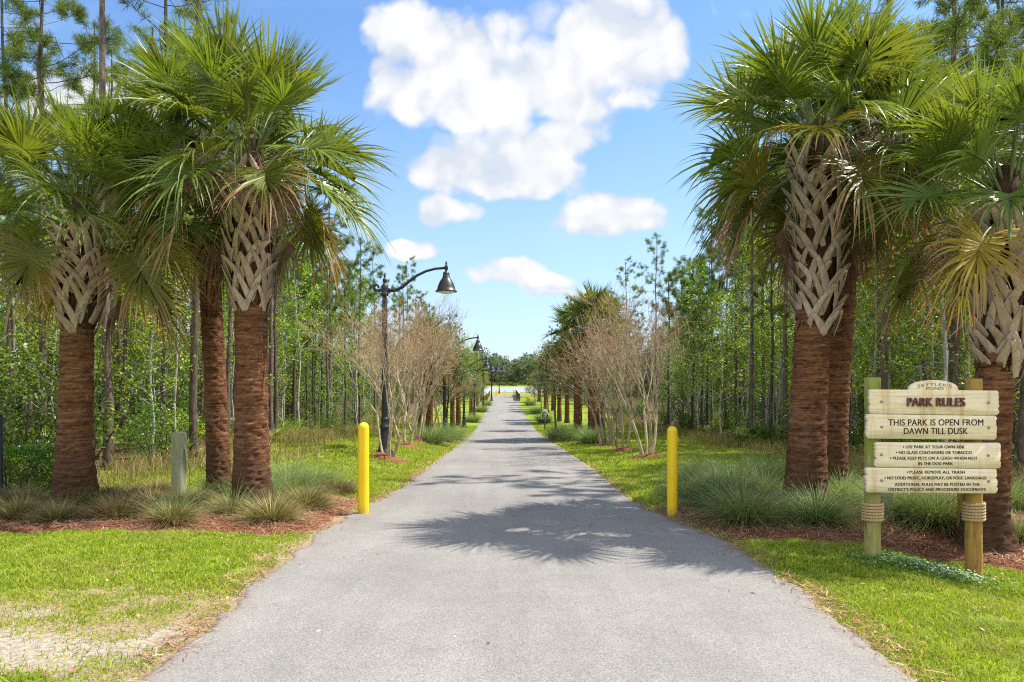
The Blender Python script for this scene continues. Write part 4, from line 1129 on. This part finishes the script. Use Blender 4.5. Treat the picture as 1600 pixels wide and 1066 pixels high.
# ------------------------------------------------------------------ ornamental grass clumps
def make_clump(seed, kind):
    rg = np.random.default_rng(seed); t = thing('ornamental_grass', '', 'grass clump', (0, 0, -50))
    def tuft(n, h, spread, w, r0, bend):
        mb = MB(); a = rg.uniform(0, 2 * PI, n); q = np.sqrt(rg.random(n)); B = np.stack([np.cos(a) * q * r0, np.sin(a) * q * r0, np.full(n, -.02)], 1)
        out = np.stack([np.cos(a), np.sin(a), 0 * a], 1); el = R(88) - q * spread * rg.uniform(.6, 1.3, n); L = h * rg.uniform(.6, 1.15, n)
        D = out * np.cos(el)[:, None] + np.array([[0, 0, 1.0]]) * np.sin(el)[:, None] + rg.normal(0, .10, (n, 3))
        s = np.array([0, .3, .58, .82, 1.0]); P = B[:, None] + D[:, None] * (L[:, None] * s)[..., None]
        P[..., 2] -= (s ** 2.3)[None] * (L * bend * rg.uniform(.4, 1.4, n))[:, None]; P[..., :2] += out[:, None, :2] * ((s ** 2)[None] * (L * bend * .5)[:, None])[..., None]
        P[..., 2] = np.maximum(P[..., 2], -.02)
        th = a + PI / 2 + rg.normal(0, .8, n); S = np.stack([np.cos(th), np.sin(th), 0 * th], 1); wd = np.array([1, 1, .8, .5, .06]) * w
        v = np.stack([P - S[:, None] * wd[None, :, None], P + S[:, None] * wd[None, :, None]], 2)
        b = (np.arange(n)[:, None] * 5 + np.arange(4)[None]) * 2; f = np.stack([b, b + 1, b + 3, b + 2], -1).reshape(-1, 4)
        mb.add(v.reshape(-1, 3), f); return mb
    if kind == 'brown':
        tuft(2600, .36, 1.35, .0020, .13, .28).build('thatch', M['thatch'], t); tuft(160, .42, 1.0, .0020, .08, .3).build('blades', M['cord'], t)
    elif kind == 'mixed':
        tuft(2300, .36, 1.4, .0020, .14, .3).build('thatch', M['thatch'], t); tuft(420, .66, .95, .0022, .10, .38).build('blades', M['cord'], t)
    else:
        tuft(700, .40, 1.4, .0022, .18, .35).build('thatch', M['thatch'], t); tuft(2300, .80, 1.05, .0023, .17, .42).build('blades', M['cord'], t)
    return t
CL = {('brown', 0): make_clump(1, 'brown'), ('brown', 1): make_clump(2, 'brown'), ('mixed', 0): make_clump(3, 'mixed'), ('mixed', 1): make_clump(4, 'mixed'), ('green', 0): make_clump(5, 'green'), ('green', 1): make_clump(6, 'green')}
GC1 = 'grass clumps in the left bed'; GC2 = 'grass clumps in the right bed'; GC3 = 'grass clumps along the path farther on'
clumps = [
    (424, 820, 'brown', 1.20, 'rounded brown grass tuft frontmost in the left bed, below the broad palm', GC1),
    (478, 798, 'brown', 1.22, 'brown grass tuft closest to the left bollard', GC1),
    (270, 822, 'mixed', .95, 'brown and green grass clump in front of the green wooden post', GC1),
    (365, 808, 'mixed', .88, 'bristly grass clump in front of the slim left palm', GC1),
    (184, 815, 'brown', 1.10, 'dark brown grass tuft just right of the leftmost palm', GC1),
    (88, 820, 'brown', 0.90, 'low brown grass tuft in front of the leftmost palm', GC1),
    (30, 815, 'brown', 1.02, 'pale brown grass tuft at the lower left corner of the bed', GC1),
    (32, 790, 'brown', 1.02, 'brown grass tuft in front of the clipped hedge', GC1),
    (118, 800, 'green', 0.56, 'thin green grass sprouting at the foot of the leftmost palm', GC1),
    (205, 785, 'brown', 0.84, 'small brown tuft between the leftmost palm and the wooden post', GC1),
    (236, 796, 'brown', 0.96, 'brown tuft left of the green wooden post', GC1),
    (282, 800, 'mixed', .7, 'green grass tuft touching the green wooden post', GC1),
    (172, 780, 'brown', 0.66, 'smallest brown tuft behind the leftmost palm', GC1),
    (245, 774, 'brown', 0.84, 'dark tuft hidden behind the green wooden post', GC1),
    (345, 775, 'green', 0.64, 'wispy green grass at the foot of the slim left palm', GC1),
    (403, 795, 'green', 0.74, 'wispy green grass at the foot of the broad left palm', GC1),
    (450, 775, 'green', 0.87, 'light green grass clump just right of the broad left palm', GC1),
    (490, 765, 'green', 0.82, 'light green grass clump between broad left palm and bollard', GC1),
    (528, 772, 'brown', 1.08, 'leaning brown grass tuft behind the left bollard', GC1),
    (452, 752, 'green', 0.71, 'green grass clump at the back of the left bed', GC1),
    (310, 788, 'brown', 0.74, 'straw coloured tuft between the wooden post and slim palm', GC1),
    (1165, 822, 'green', 0.95, 'blue green grass clump frontmost beside the right path edge', GC2),
    (1120, 795, 'green', 0.94, 'blue green grass clump closest to the right bollard', GC2),
    (1090, 778, 'green', 0.90, 'green grass clump just behind the right bollard', GC2),
    (1145, 772, 'green', 0.99, 'feathery green grass clump at the back of the right bed', GC2),
    (1195, 776, 'mixed', 1.0, 'brown based grass clump left of the tallest right palm', GC2),
    (1205, 755, 'green', 0.94, 'pale green grass clump behind the right bed near the woods', GC2),
    (1100, 752, 'green', 0.88, 'pale green grass clump behind the right bollard toward the woods', GC2),
    (1276, 822, 'green', 0.85, 'green grass clump right of the foot of the tallest right palm', GC2),
    (1318, 790, 'green', 0.83, 'wispy grass clump behind the slender right palm', GC2),
    (1352, 795, 'mixed', .75, 'grass clump behind the left post of the wooden sign', GC2),
    (1400, 815, 'green', 0.90, 'bushy grass clump beneath the wooden sign, nearer its left post', GC2),
    (1462, 825, 'green', 1.04, 'large grass clump beneath the middle of the wooden sign', GC2),
    (1500, 830, 'mixed', .8, 'grass clump beside the right post of the wooden sign', GC2),
    (1590, 850, 'mixed', .8, 'pale grass clump at the right edge past the sign', GC2),
    (1572, 800, 'green', 0.88, 'grass clump behind the palm at the right edge', GC2),
    (690, 690, 'green', 1.65, 'wide grass clump on the left verge before the second lamp', GC3),
    (672, 694, 'green', 1.52, 'grass clump on the left verge beside the bare trees', GC3),
    (708, 688, 'green', 1.34, 'grass clump at the left path edge before the second lamp', GC3),
    (738, 660, 'green', 1.59, 'grass clump on the left verge beside the third lamp', GC3),
    (752, 644, 'green', 1.59, 'grass clump on the left verge near the fifth lamp', GC3),
    (760, 634, 'green', 1.46, 'farthest grass clump on the left verge', GC3),
    (875, 688, 'green', 1.46, 'grass clump at the right path edge in front of the palm trio', GC3),
    (895, 690, 'green', 1.65, 'wide grass clump in front of the right palm trio', GC3),
    (925, 694, 'green', 1.40, 'grass clump at the feet of the right palm trio', GC3),
    (850, 661, 'green', 1.59, 'grass clump at the right path edge beside the small green sign', GC3),
    (838, 646, 'green', 1.59, 'grass clump at the right path edge past the small green sign', GC3),
    (828, 634, 'green', 1.46, 'farthest grass clump on the right verge below the orange sign', GC3),
]
for i, (px, py, kind, s, lb, gp) in enumerate(clumps):
    x, y, z = ground(px, py); z = max(z, bed_height(x, y)); src = CL[(kind, i % 2)]
    if src.name not in used:
        used.add(src.name); src.location = (x, y, z); src.rotation_euler = (0, 0, i * 1.9); src.scale = (s,) * 3; src['label'] = lb; src['group'] = gp
    else: copy_thing(src, (x, y, z), i * 1.9, lb, gp, s)

# clipped hedge at the left edge
def make_hedge():
    rg = np.random.default_rng(19); x, y, z = gx(15, 10.6); t = thing('clipped_shrub', 'dense dark green clipped shrub at the left edge of the photo', 'shrub', (x, y, z))
    n = 9000; q = rg.integers(0, 2, n); u = rg.uniform(-1, 1, (n, 3)); nrm = unit(u * np.array([1, 1, 1])); k = np.max(np.abs(u) ** 1, axis=1)[:, None]
    P = u / k ** .65 * np.array([.66, .5, .36]) * rg.uniform(.86, 1.03, (n, 1)) + [0, 0, .36]
    mb = MB(); leaves(mb, P, nrm + rg.normal(0, .6, (n, 3)), rg.normal(0, .6, (n, 3)) + [0, 0, 1], rg.uniform(.03, .055, n), .026); mb.build('foliage', M['shrub_leaf'], t)
    st = MB()
    for q in range(14):
        a = rg.uniform(0, 6.28); add_tube(st, [(math.cos(a) * .1, math.sin(a) * .1, -.05), (math.cos(a) * .3, math.sin(a) * .25, .3), (math.cos(a) * .5, math.sin(a) * .4, .6)], [.014, .01, .004], 4)
    st.build('stems', M['dark_bark'], t)
make_hedge()

# ------------------------------------------------------------------ bollards and posts
def make_bollard(name, label, x, y, z, h, r, group):
    mb = MB(); pr = [(r * .995, -.05)] + [(r * (1 + .012 * math.sin(q * 2.1)), q * (h - r) / 14) for q in range(15)]
    pr += [(r * math.cos(a), h - r + r * math.sin(a)) for a in np.linspace(.12, PI / 2 - .001, 9)]
    lathe(mb, pr, 28); o = mb.build(name, M['yellow'], None, True); o.location = (x, y, z); tag(o, label, 'bollard', group); return o
GB = 'yellow bollards beside the path'
x, y, z = gx(568, 9.15); z = bed_height(x, y); b1 = make_bollard('bollard', 'yellow bollard with rounded top on the left edge of the path', x, y, z - .02, crown_z(660, 9.15) - z + .02, .072, GB)
x, y, z = gx(1050.5, 9.0); z = bed_height(x, y); b2 = make_bollard('bollard', 'yellow bollard with rounded top on the right edge of the path', x, y, z - .02, crown_z(666, 9.0) - z + .02, .068, GB)
for px, lb in ((775.5, 'distant yellow bollard at the left of the bridge'), (789.5, 'distant yellow bollard in the middle of the path end'), (803, 'distant yellow bollard at the right of the bridge')):
    x, y, z = gx(px, 111.5); make_bollard('bollard', lb, x, y, z, 1.0, .09, GB)

def make_post(label, px, d, top_y, r, mat, group='wooden posts in the beds'):
    x, y, z = gx(px, d); z = bed_height(x, y); h = crown_z(top_y, d) - z
    t = thing('wooden_post', label, 'post', (x, y, z), 0, group); mb = MB(); rg = np.random.default_rng(int(px))
    lathe(mb, [(r * 1.02, -.06)] + [(r * (1 + .02 * rg.normal()), q * h / 10) for q in range(10)] + [(r * .98, h - .012), (r * .93, h)], 22); mb.build('shaft', M[mat], t, True)
    e = MB(); lathe(e, [(r * .935, h - .002), (r * .5, h + .004), (.001, h + .005)], 22); e.build('cut_end', M['endgrain'], t)
make_post('weathered green round post standing between the left palms', 279.5, 9.9, 676, .105, 'post_green')
make_post('short green post seen behind the left leg of the sign', 1387, 8.2, 752, .08, 'post_green')
make_post('short dark post seen behind the right leg of the sign', 1508, 7.6, 745, .075, 'post_amber')
def make_pole():
    x, y, z = gx(-1, 10.0); t = thing('dark_pole', 'thin dark pole cut off by the left edge of the photo', 'pole', (x, y, z)); mb = MB()
    lathe(mb, [(.055, -.05), (.055, .04), (.042, .06), (.042, crown_z(650, 10) - z), (.03, crown_z(650, 10) - z + .03), (.001, crown_z(650, 10) - z + .035)], 16); mb.build('shaft', M['black_iron'], t, True)
    b = MB(); lathe(b, [(.09, -.05), (.09, .02), (.07, .04), (.056, .05)], 16); b.build('foot', M['black_iron'], t, True)
make_pole()

# ------------------------------------------------------------------ street lamps
def make_lamp():
    t = thing('street_lamp', '', 'street lamp', (0, 0, -50)); m = M['black_iron']
    b = MB(); lathe(b, [(.235, -.1), (.235, .10), (.215, .12), (.215, .17), (.17, .21), (.155, .26), (.15, .36), (.13, .48), (.105, .66), (.10, .74), (.125, .76), (.125, .80), (.095, .83), (.09, .95), (.10, .97), (.10, 1.0), (.08, 1.02)], 16); b.build('base', m, t, True)
    p = MB(); seg = 32; an = np.arange(seg) * 2 * PI / seg; fl = 1 + .06 * np.cos(an * 8)
    zz = np.array([1.0, 2.0, 3.0, 4.12]); rr = np.array([.074, .070, .064, .058])
    v = np.stack([np.stack([np.cos(an) * r * fl, np.sin(an) * r * fl, np.full(seg, z)], -1) for z, r in zip(zz, rr)]).reshape(-1, 3)
    i = np.arange(3)[:, None] * seg; j = np.arange(seg)[None]; k = (j + 1) % seg; p.add(v, np.stack([i + j, i + k, i + seg + k, i + seg + j], -1).reshape(-1, 4)); p.build('pole', m, t, True)
    f = MB(); lathe(f, [(.06, 4.08), (.10, 4.12), (.10, 4.16), (.075, 4.19), (.085, 4.26), (.085, 4.36), (.055, 4.40), (.03, 4.43), (.05, 4.47), (.055, 4.51), (.03, 4.55), (.018, 4.58), (.03, 4.61), (.018, 4.65), (.001, 4.70)], 16); f.build('finial', m, t, True)
    a = MB(); P = np.array([(0.05, 0, 4.26), (.16, 0, 4.24), (.30, 0, 4.25), (.45, 0, 4.33), (.62, 0, 4.47), (.82, 0, 4.62), (1.05, 0, 4.73), (1.28, 0, 4.79), (1.56, 0, 4.815)])
    add_tube(a, P, [.05, .05, .046, .042, .036, .034, .032, .032, .032], 10)
    for q, r in (((.24, 0, 4.24), .062), ((.45, 0, 4.33), .055), ((1.44, 0, 4.805), .045)): lathe(a, [(.001, -.03), (r * .8, -.022), (r, 0), (r * .8, .022), (.001, .03)], 12, q)
    a.build('arm', m, t, True)
    s = MB(); th = np.linspace(0, 1.75 * PI, 16); rr = np.linspace(.085, .03, 16); add_tube(s, np.concatenate([[(-.05, 0, 4.25), (-.12, 0, 4.24)], np.stack([-.20 - np.sin(th) * rr, 0 * th, 4.325 - np.cos(th) * rr], 1)]), np.linspace(.042, .022, 18), 8); s.build('scroll', m, t, True)
    h = MB(); lathe(h, [(.001, 5.0), (.018, 4.96), (.028, 4.92), (.018, 4.89), (.04, 4.87), (.045, 4.84), (.045, 4.78), (.03, 4.75), (.04, 4.72), (.075, 4.70), (.085, 4.66), (.085, 4.60), (.10, 4.585), (.10, 4.56), (.115, 4.54), (.15, 4.49), (.19, 4.41), (.22, 4.32), (.24, 4.25), (.275, 4.225), (.275, 4.205), (.25, 4.20), (.235, 4.22)], 28, (1.56, 0, 0)); hd = h.build('lamp_shade', m, t, True)
    l = MB(); lathe(l, [(.236, 4.222), (.20, 4.185), (.11, 4.165), (.001, 4.16)], 24, (1.56, 0, 0)); l.build('lens', M['lens'], hd, True)
    return t
LAMP = make_lamp(); GL = 'black arched street lamps along the left of the path'
lamps = [(601, 17.3, 1.0, 'nearest and largest black street lamp, left among bare branches'), (694.6, 31.9, 1.0, 'second black street lamp, its arm showing above the bare trees'), (725, 47, 1.0, 'third black street lamp with its flared base in view'),
         (741, 59.4, 1.0, 'fourth black street lamp beside the path'), (755, 73.6, 1.0, 'fifth black street lamp half behind the far palms'), (768, 92, 1.0, 'sixth black street lamp by the bridge railing'), (780, 130, 1.0, 'farthest street lamp standing alone before the pond')]
for i, (px, d, s, lb) in enumerate(lamps):
    x, y, z = gx(px, d)
    if i == 0: LAMP.location = (x, y, z - .02); LAMP['label'] = lb; LAMP['group'] = GL
    else: copy_thing(LAMP, (x, y, z - .02), 0 if i < 6 else R(-55), lb, GL, s)

# ------------------------------------------------------------------ the wooden park sign
def prism(mb, outline, y0, y1, bev=.006):
    """an outline in x,z extruded along y (front at y0) with a bevelled front edge"""
    o = np.asarray(outline, float); n = len(o); c = o.mean(0)
    inn = o + unit(c - o) * bev
    rings = [np.stack([inn[:, 0], np.full(n, y0), inn[:, 1]], 1), np.stack([o[:, 0], np.full(n, y0 + bev), o[:, 1]], 1), np.stack([o[:, 0], np.full(n, y1), o[:, 1]], 1)]
    import bmesh
    bm = bmesh.new(); R3 = [[bm.verts.new(p) for p in r] for r in rings]
    for a, b in ((0, 1), (1, 2)):
        for i in range(n): bm.faces.new((R3[a][i], R3[b][i], R3[b][(i + 1) % n], R3[a][(i + 1) % n]))
    bm.faces.new(R3[0]); bm.faces.new(list(reversed(R3[2])))
    bm.normal_update()
    bmesh.ops.triangulate(bm, faces=[f for f in bm.faces if len(f.verts) > 4], quad_method='BEAUTY', ngon_method='EAR_CLIP'); bmesh.ops.recalc_face_normals(bm, faces=bm.faces)
    bm.verts.index_update()
    v = np.array([q.co[:] for q in bm.verts]); f3 = [[q.index for q in f.verts] for f in bm.faces if len(f.verts) == 3]; f4 = [[q.index for q in f.verts] for f in bm.faces if len(f.verts) == 4]
    off = mb.n; mb.add(v, np.array(f4)); mb.f3.append(np.array(f3) + off); bm.free()

def text_geo(txt, width, cap, extrude=.001, bold=.0, bevel=0.0, space=1.0, arc=0.0):
    """letters as (verts, faces) centred at 0, in x,z; front towards -y"""
    cu = bpy.data.curves.new('lettering', 'FONT'); cu.body = txt; cu.align_x = 'CENTER'; cu.size = 1; cu.extrude = extrude; cu.offset = bold; cu.bevel_depth = bevel; cu.space_character = space; cu.resolution_u = 6
    o = bpy.data.objects.new('lettering', cu); col.objects.link(o)
    dg = bpy.context.evaluated_depsgraph_get(); me = bpy.data.meshes.new_from_object(o.evaluated_get(dg))
    v = np.zeros(len(me.vertices) * 3); me.vertices.foreach_get('co', v); v = v.reshape(-1, 3)
    me.calc_loop_triangles(); polys = [tuple(p.vertices) for p in me.loop_triangles]
    bpy.data.objects.remove(o); bpy.data.curves.remove(cu); bpy.data.meshes.remove(me)
    x0, x1 = v[:, 0].min(), v[:, 0].max(); z0, z1 = v[:, 1].min(), v[:, 1].max()
    if 'Q' in txt or ',' in txt: z0 = 0
    X = (v[:, 0] - (x0 + x1) / 2) * width / (x1 - x0); Z = (v[:, 1] - (z0 + z1) / 2) * cap / (z1 - z0)
    if arc: Z = Z - arc * (X / (width / 2)) ** 2
    zr = v[:, 2].max() - v[:, 2].min(); dep = v[:, 2] / max(zr, 1e-6)
    return X, Z, dep, polys

def make_sign():
    D = 6.3; k = D / F_PX
    def P(px, py): return ((px - 800) * k, CAM_H - (py - 589) * k)
    cx, _ = P(1452, 700); zb = terr1(cx, D)
    t = thing('park_sign', 'wooden park rules sign of four pale boards on two roped posts', 'sign', (cx, D, zb))
    rg = np.random.default_rng(9)
    def loc(px, py): x, z = P(px, py); return x - cx, z - zb
    # posts
    for (px, top, base, mat, lb) in ((1369, 590, 872, 'post_moss', 'mossy green weathered post'), (1528.5, 592, 896, 'post_amber', 'amber brown weathered post')):
        x0, z1 = loc(px, top); r = .0700; mb = MB(); zg = terr1(x0 + cx, D + .06) - zb
        lathe(mb, [(r * 1.02, zg - .12)] + [(r * (1 + .012 * rg.normal()), zg + q * (z1 - zg) / 12) for q in range(12)] + [(r, z1 - .006), (r * .95, z1), (.001, z1 + .001)], 20, (x0, .062, 0))
        p = mb.build('post', M[mat], t, True); p['label'] = lb
        rp = MB(); zc0 = loc(0, 819)[1]; zc1 = loc(0, 785)[1]
        turns = 6; n = turns * 40; u = np.linspace(0, 1, n); an = u * turns * 2 * PI
        for st in range(3):
            tw = an * 7 + st * 2 * PI / 3; rr = r + .014 + .0065 * np.cos(tw); z = zc0 + .016 + (zc1 - zc0 - .032) * u + .0075 * np.sin(tw)
            add_tube(rp, np.stack([x0 + np.cos(an) * rr, .062 + np.sin(an) * rr, z], 1), .0082, 6)
        rp.build('rope_wrap', M['rope'], p, True)
    # boards
    def jag(px, py0, py1, side, seed):
        rr = np.random.default_rng(seed); out = []; n = 12
        for i in range(n + 1):
            py = py0 + (py1 - py0) * i / n; dx = rr.normal(0, .55) - (1.6 if i in (4, 9) and rr.random() < .8 else 0); out.append((px + side * dx, py))
            if False:
                out += [(px - side * rr.uniform(1.8, 3.2), py + .12 * (py1 - py0) / n), (px + side * rr.normal(0, .4), py + .3 * (py1 - py0) / n)]
        return out
    boards = [(1355, 1555, 608.5, 610.5, 646, 648.5), (1350.5, 1551, 646.8, 649.3, 684.5, 686.5), (1363.5, 1558, 690.5, 691.5, 729, 731), (1349.5, 1552, 729.8, 731.8, 768.5, 769.8)]
    objs = []
    for i, (xl_, xr_, tl, tr_, bl, br_) in enumerate(boards):
        o = []
        top = [(xl_ + 2, tl)]
        if i == 0:
            top += [(1416, 609)] + [(1454 - 38 * math.cos(a), 609.3 - 15.3 * math.sin(a) ** .8) for a in np.linspace(.16, PI - .16, 17)] + [(1492, 609.6)]
        top += [(xr_ - 2, tr_)]
        o = top + jag(xr_, tr_ + 3, br_ - 3, 1, 5 + i) + [(xr_ - 3, br_), (xl_ + 2, bl)] + jag(xl_, bl - 3, tl + 3, -1, 15 + i)
        mb = MB(); prism(mb, [loc(*q) for q in o], -.052 - .004 * (i % 2), -.012 + .001 * i, .003)
        b = mb.build('board', M['board'], t)
        b['label'] = ['top board with rounded crest and raised title', 'second board with opening hours', 'third board listing three rules', 'bottom board listing further rules'][i]
        objs.append(b)
    yf = [-.052, -.056, -.052, -.056]
    for i, (py) in enumerate((627.5, 666.5, 709.5, 749.5)):
        for px in (1372.5, 1538.5):
            mb = MB(); x0, z0 = loc(px, py + (1.2 if px > 1400 else 0)); a = np.arange(14) * 2 * PI / 14
            prof_ = [(.0135, 0), (.0125, .004), (.008, .008), (.001, .009)]
            v = np.concatenate([np.stack([x0 + np.cos(a) * q, np.full(14, yf[i] - h), z0 + np.sin(a) * q], 1) for q, h in prof_])
            ii = np.arange(3)[:, None] * 14; j = np.arange(14)[None]; kk = (j + 1) % 14
            mb.add(v, np.stack([ii + j, ii + kk, ii + 14 + kk, ii + 14 + j], -1).reshape(-1, 4)); mb.build('bolt', M['steel'], objs[i], True)
    def write(i, txt, xa, xb, py, cap, mat='ink', depth=.0016, bold=.0, bevel=0, arc=0, bullet=None, name='lettering', wt=.13):
        X, Z, dep, polys = text_geo(txt, (xb - xa) * k, cap * k, .02, bold, bevel, 1.04, arc * k)
        x0, z0 = loc((xa + xb) / 2, py)
        v = np.stack([x0 + X, yf[i] - .0003 - depth * (dep + .5), z0 + Z], 1)
        mb = MB(); tri = [p for p in polys if len(p) == 3]; quad = [p for p in polys if len(p) == 4]; off = 0
        for p in polys:
            if len(p) > 4: tri += [(p[0], p[q], p[q + 1]) for q in range(1, len(p) - 1)]
        for q, sh in enumerate((-1, 1)):                 # two passes side by side make the heavier weight
            off = mb.n; mb.v.append(v + np.array([sh * wt * k, -.0004 * q, 0])); mb.n += len(v); mb.a.append(np.zeros(len(v)))
            if tri: mb.f3.append(np.array(tri) + off)
            if quad: mb.f4.append(np.array(quad) + off)
            if wt == 0: break
        if bullet:
            bx, bz = loc(bullet, py); s = 1.0 * k
            q = np.array([(bx - s, yf[i] - .002, bz - s), (bx + s, yf[i] - .002, bz - s), (bx + s, yf[i] - .002, bz + s), (bx - s, yf[i] - .002, bz + s)]); mb.add(q, np.array([[0, 1, 2, 3]]))
        mb.build(name, M[mat], objs[i])
    write(0, "SETTLER'S", 1428.5, 1481.5, 600.9, 4.6, 'carved', .001, .0, 0, 2.6, wt=0)
    write(0, "POND", 1442, 1469, 607.0, 4.6, 'carved', .001, .0, wt=0)
    write(0, "PARK RULES", 1412, 1500.5, 628, 13.6, 'raised', .02, .0, .0, name='raised_lettering', wt=.38)
    write(1, "THIS PARK IS OPEN FROM", 1383, 1530, 659.5, 9.8)
    write(1, "DAWN TILL DUSK", 1407, 1506, 673, 9.8)
    write(2, "USE PARK AT YOUR OWN RISK", 1410.5, 1501.5, 697.5, 4.6, bullet=1406.7)
    write(2, "NO GLASS CONTAINERS OR TOBACCO", 1399.7, 1512.5, 706.2, 4.6, bullet=1396)
    write(2, "PLEASE KEEP PETS ON A LEASH WHEN NOT", 1390.5, 1521.3, 715, 4.6, bullet=1387)
    write(2, "IN THE DOG PARK", 1429.8, 1483.3, 723.4, 4.6)
    write(3, "PLEASE REMOVE ALL TRASH", 1415.7, 1501, 736.5, 4.6, bullet=1412.5)
    write(3, "NO LOUD MUSIC, HORSEPLAY, OR FOUL LANGUAGE", 1381.3, 1534.8, 745.5, 4.6, bullet=1377.8)
    write(3, "ADDITIONAL RULES MAY BE POSTED IN THE", 1393, 1524.2, 755.5, 4.6)
    write(3, "DISTRICT'S POLICY AND PROCEDURE DOCUMENTS", 1383.2, 1534, 763.3, 4.6)
make_sign()

# ------------------------------------------------------------------ small signs and the bridge railings
def box(mb, x0, x1, y0, y1, z0, z1):
    v = [(x, y, z) for z in (z0, z1) for y in (y0, y1) for x in (x0, x1)]
    mb.add(v, [[0, 2, 3, 1], [4, 5, 7, 6], [0, 1, 5, 4], [2, 6, 7, 3], [0, 4, 6, 2], [1, 3, 7, 5]])
def small_sign():
    x, y, z = gx(851.5, 45); t = thing('small_sign', 'small green house shaped sign with white border on the right verge', 'sign', (x, y, z))
    mb = MB(); box(mb, -.045, .045, 0, .09, -.1, 1.05); mb.build('post', M['rail_wood'], t)
    w = .24; o = [(-w, .78), (w, .78), (w + .02, 1.08), (.12, 1.24), (0, 1.30), (-.12, 1.24), (-w - .02, 1.08)]
    mb = MB(); prism(mb, o, -.03, -.002, .006); p = mb.build('panel', M['sign_white'], t)
    c = np.array([0, 1.02]); mb = MB(); prism(mb, [tuple(c + (np.array(q) - c) * .84) for q in o], -.042, -.0302, .003); p2 = mb.build('face', M['sign_green'], p)
    mb = MB()
    for zz, ww in ((1.12, .12), (1.03, .14), (.95, .11), (.88, .13)): box(mb, -ww, ww, -.045, -.0425, zz - .014, zz + .014)
    mb.build('pale_lines', M['sign_white'], p)
    x, y, z = gx(825.5, 86); t = thing('small_sign', 'small orange sign board low on the far right verge', 'sign', (x, y, z))
    mb = MB(); prism(mb, [(-.24, .35), (.24, .35), (.24, .82), (-.24, .82)], -.03, 0, .01); mb.build('panel', M['sign_orange'], t)
    for sx in (-.17, .17):
        mb = MB(); box(mb, sx - .03, sx + .03, .001, .05, -.1, .75); mb.build('leg', M['rail_wood'], t)
small_sign()
def railing(label, side):
    n = 9; d0, d1 = 93, 116
    xs = [(float(xl(d)) - .22 if side < 0 else float(xr(d)) + .22) for d in (d0, d1)]
    x0, y0 = xs[0], d0; z0 = terr1(x0, d0); t = thing('bridge_railing', label, 'railing', (x0, y0, z0), 0, 'railings of the bridge at the end of the path')
    for i in range(n):
        u = i / (n - 1); d = d0 + (d1 - d0) * u; x = xs[0] + (xs[1] - xs[0]) * u - x0; z = terr1(x + x0, d) - z0
        mb = MB(); box(mb, x - .06, x + .06, d - d0 - .06, d - d0 + .06, z - .3, z + .98); mb.build('post', M['rail_wood'], t)
    za = 0; zb = terr1(xs[1], d1) - z0; dx = xs[1] - xs[0]
    def bar(h0, h1, w, mat, nm):
        v = [(sx * w + dx * q, (d1 - d0) * q, (zb - za) * q + h) for q in (-.01, 1.01) for h in (h0, h1) for sx in (-1, 1)]
        mb = MB(); mb.add(v, [[0, 1, 3, 2], [4, 6, 7, 5], [0, 4, 5, 1], [2, 3, 7, 6], [0, 2, 6, 4], [1, 5, 7, 3]]); mb.build(nm, M[mat], t)
    bar(1.0, 1.07, .10, 'rail_cap', 'cap_rail')
    for q in range(4): bar(.16 + q * .21, .28 + q * .21, .035 + .001 * q, 'rail_wood', 'rail')
railing('brown railing with pale cap on the left of the far bridge', -1)
railing('brown railing with pale cap on the right of the far bridge', 1)
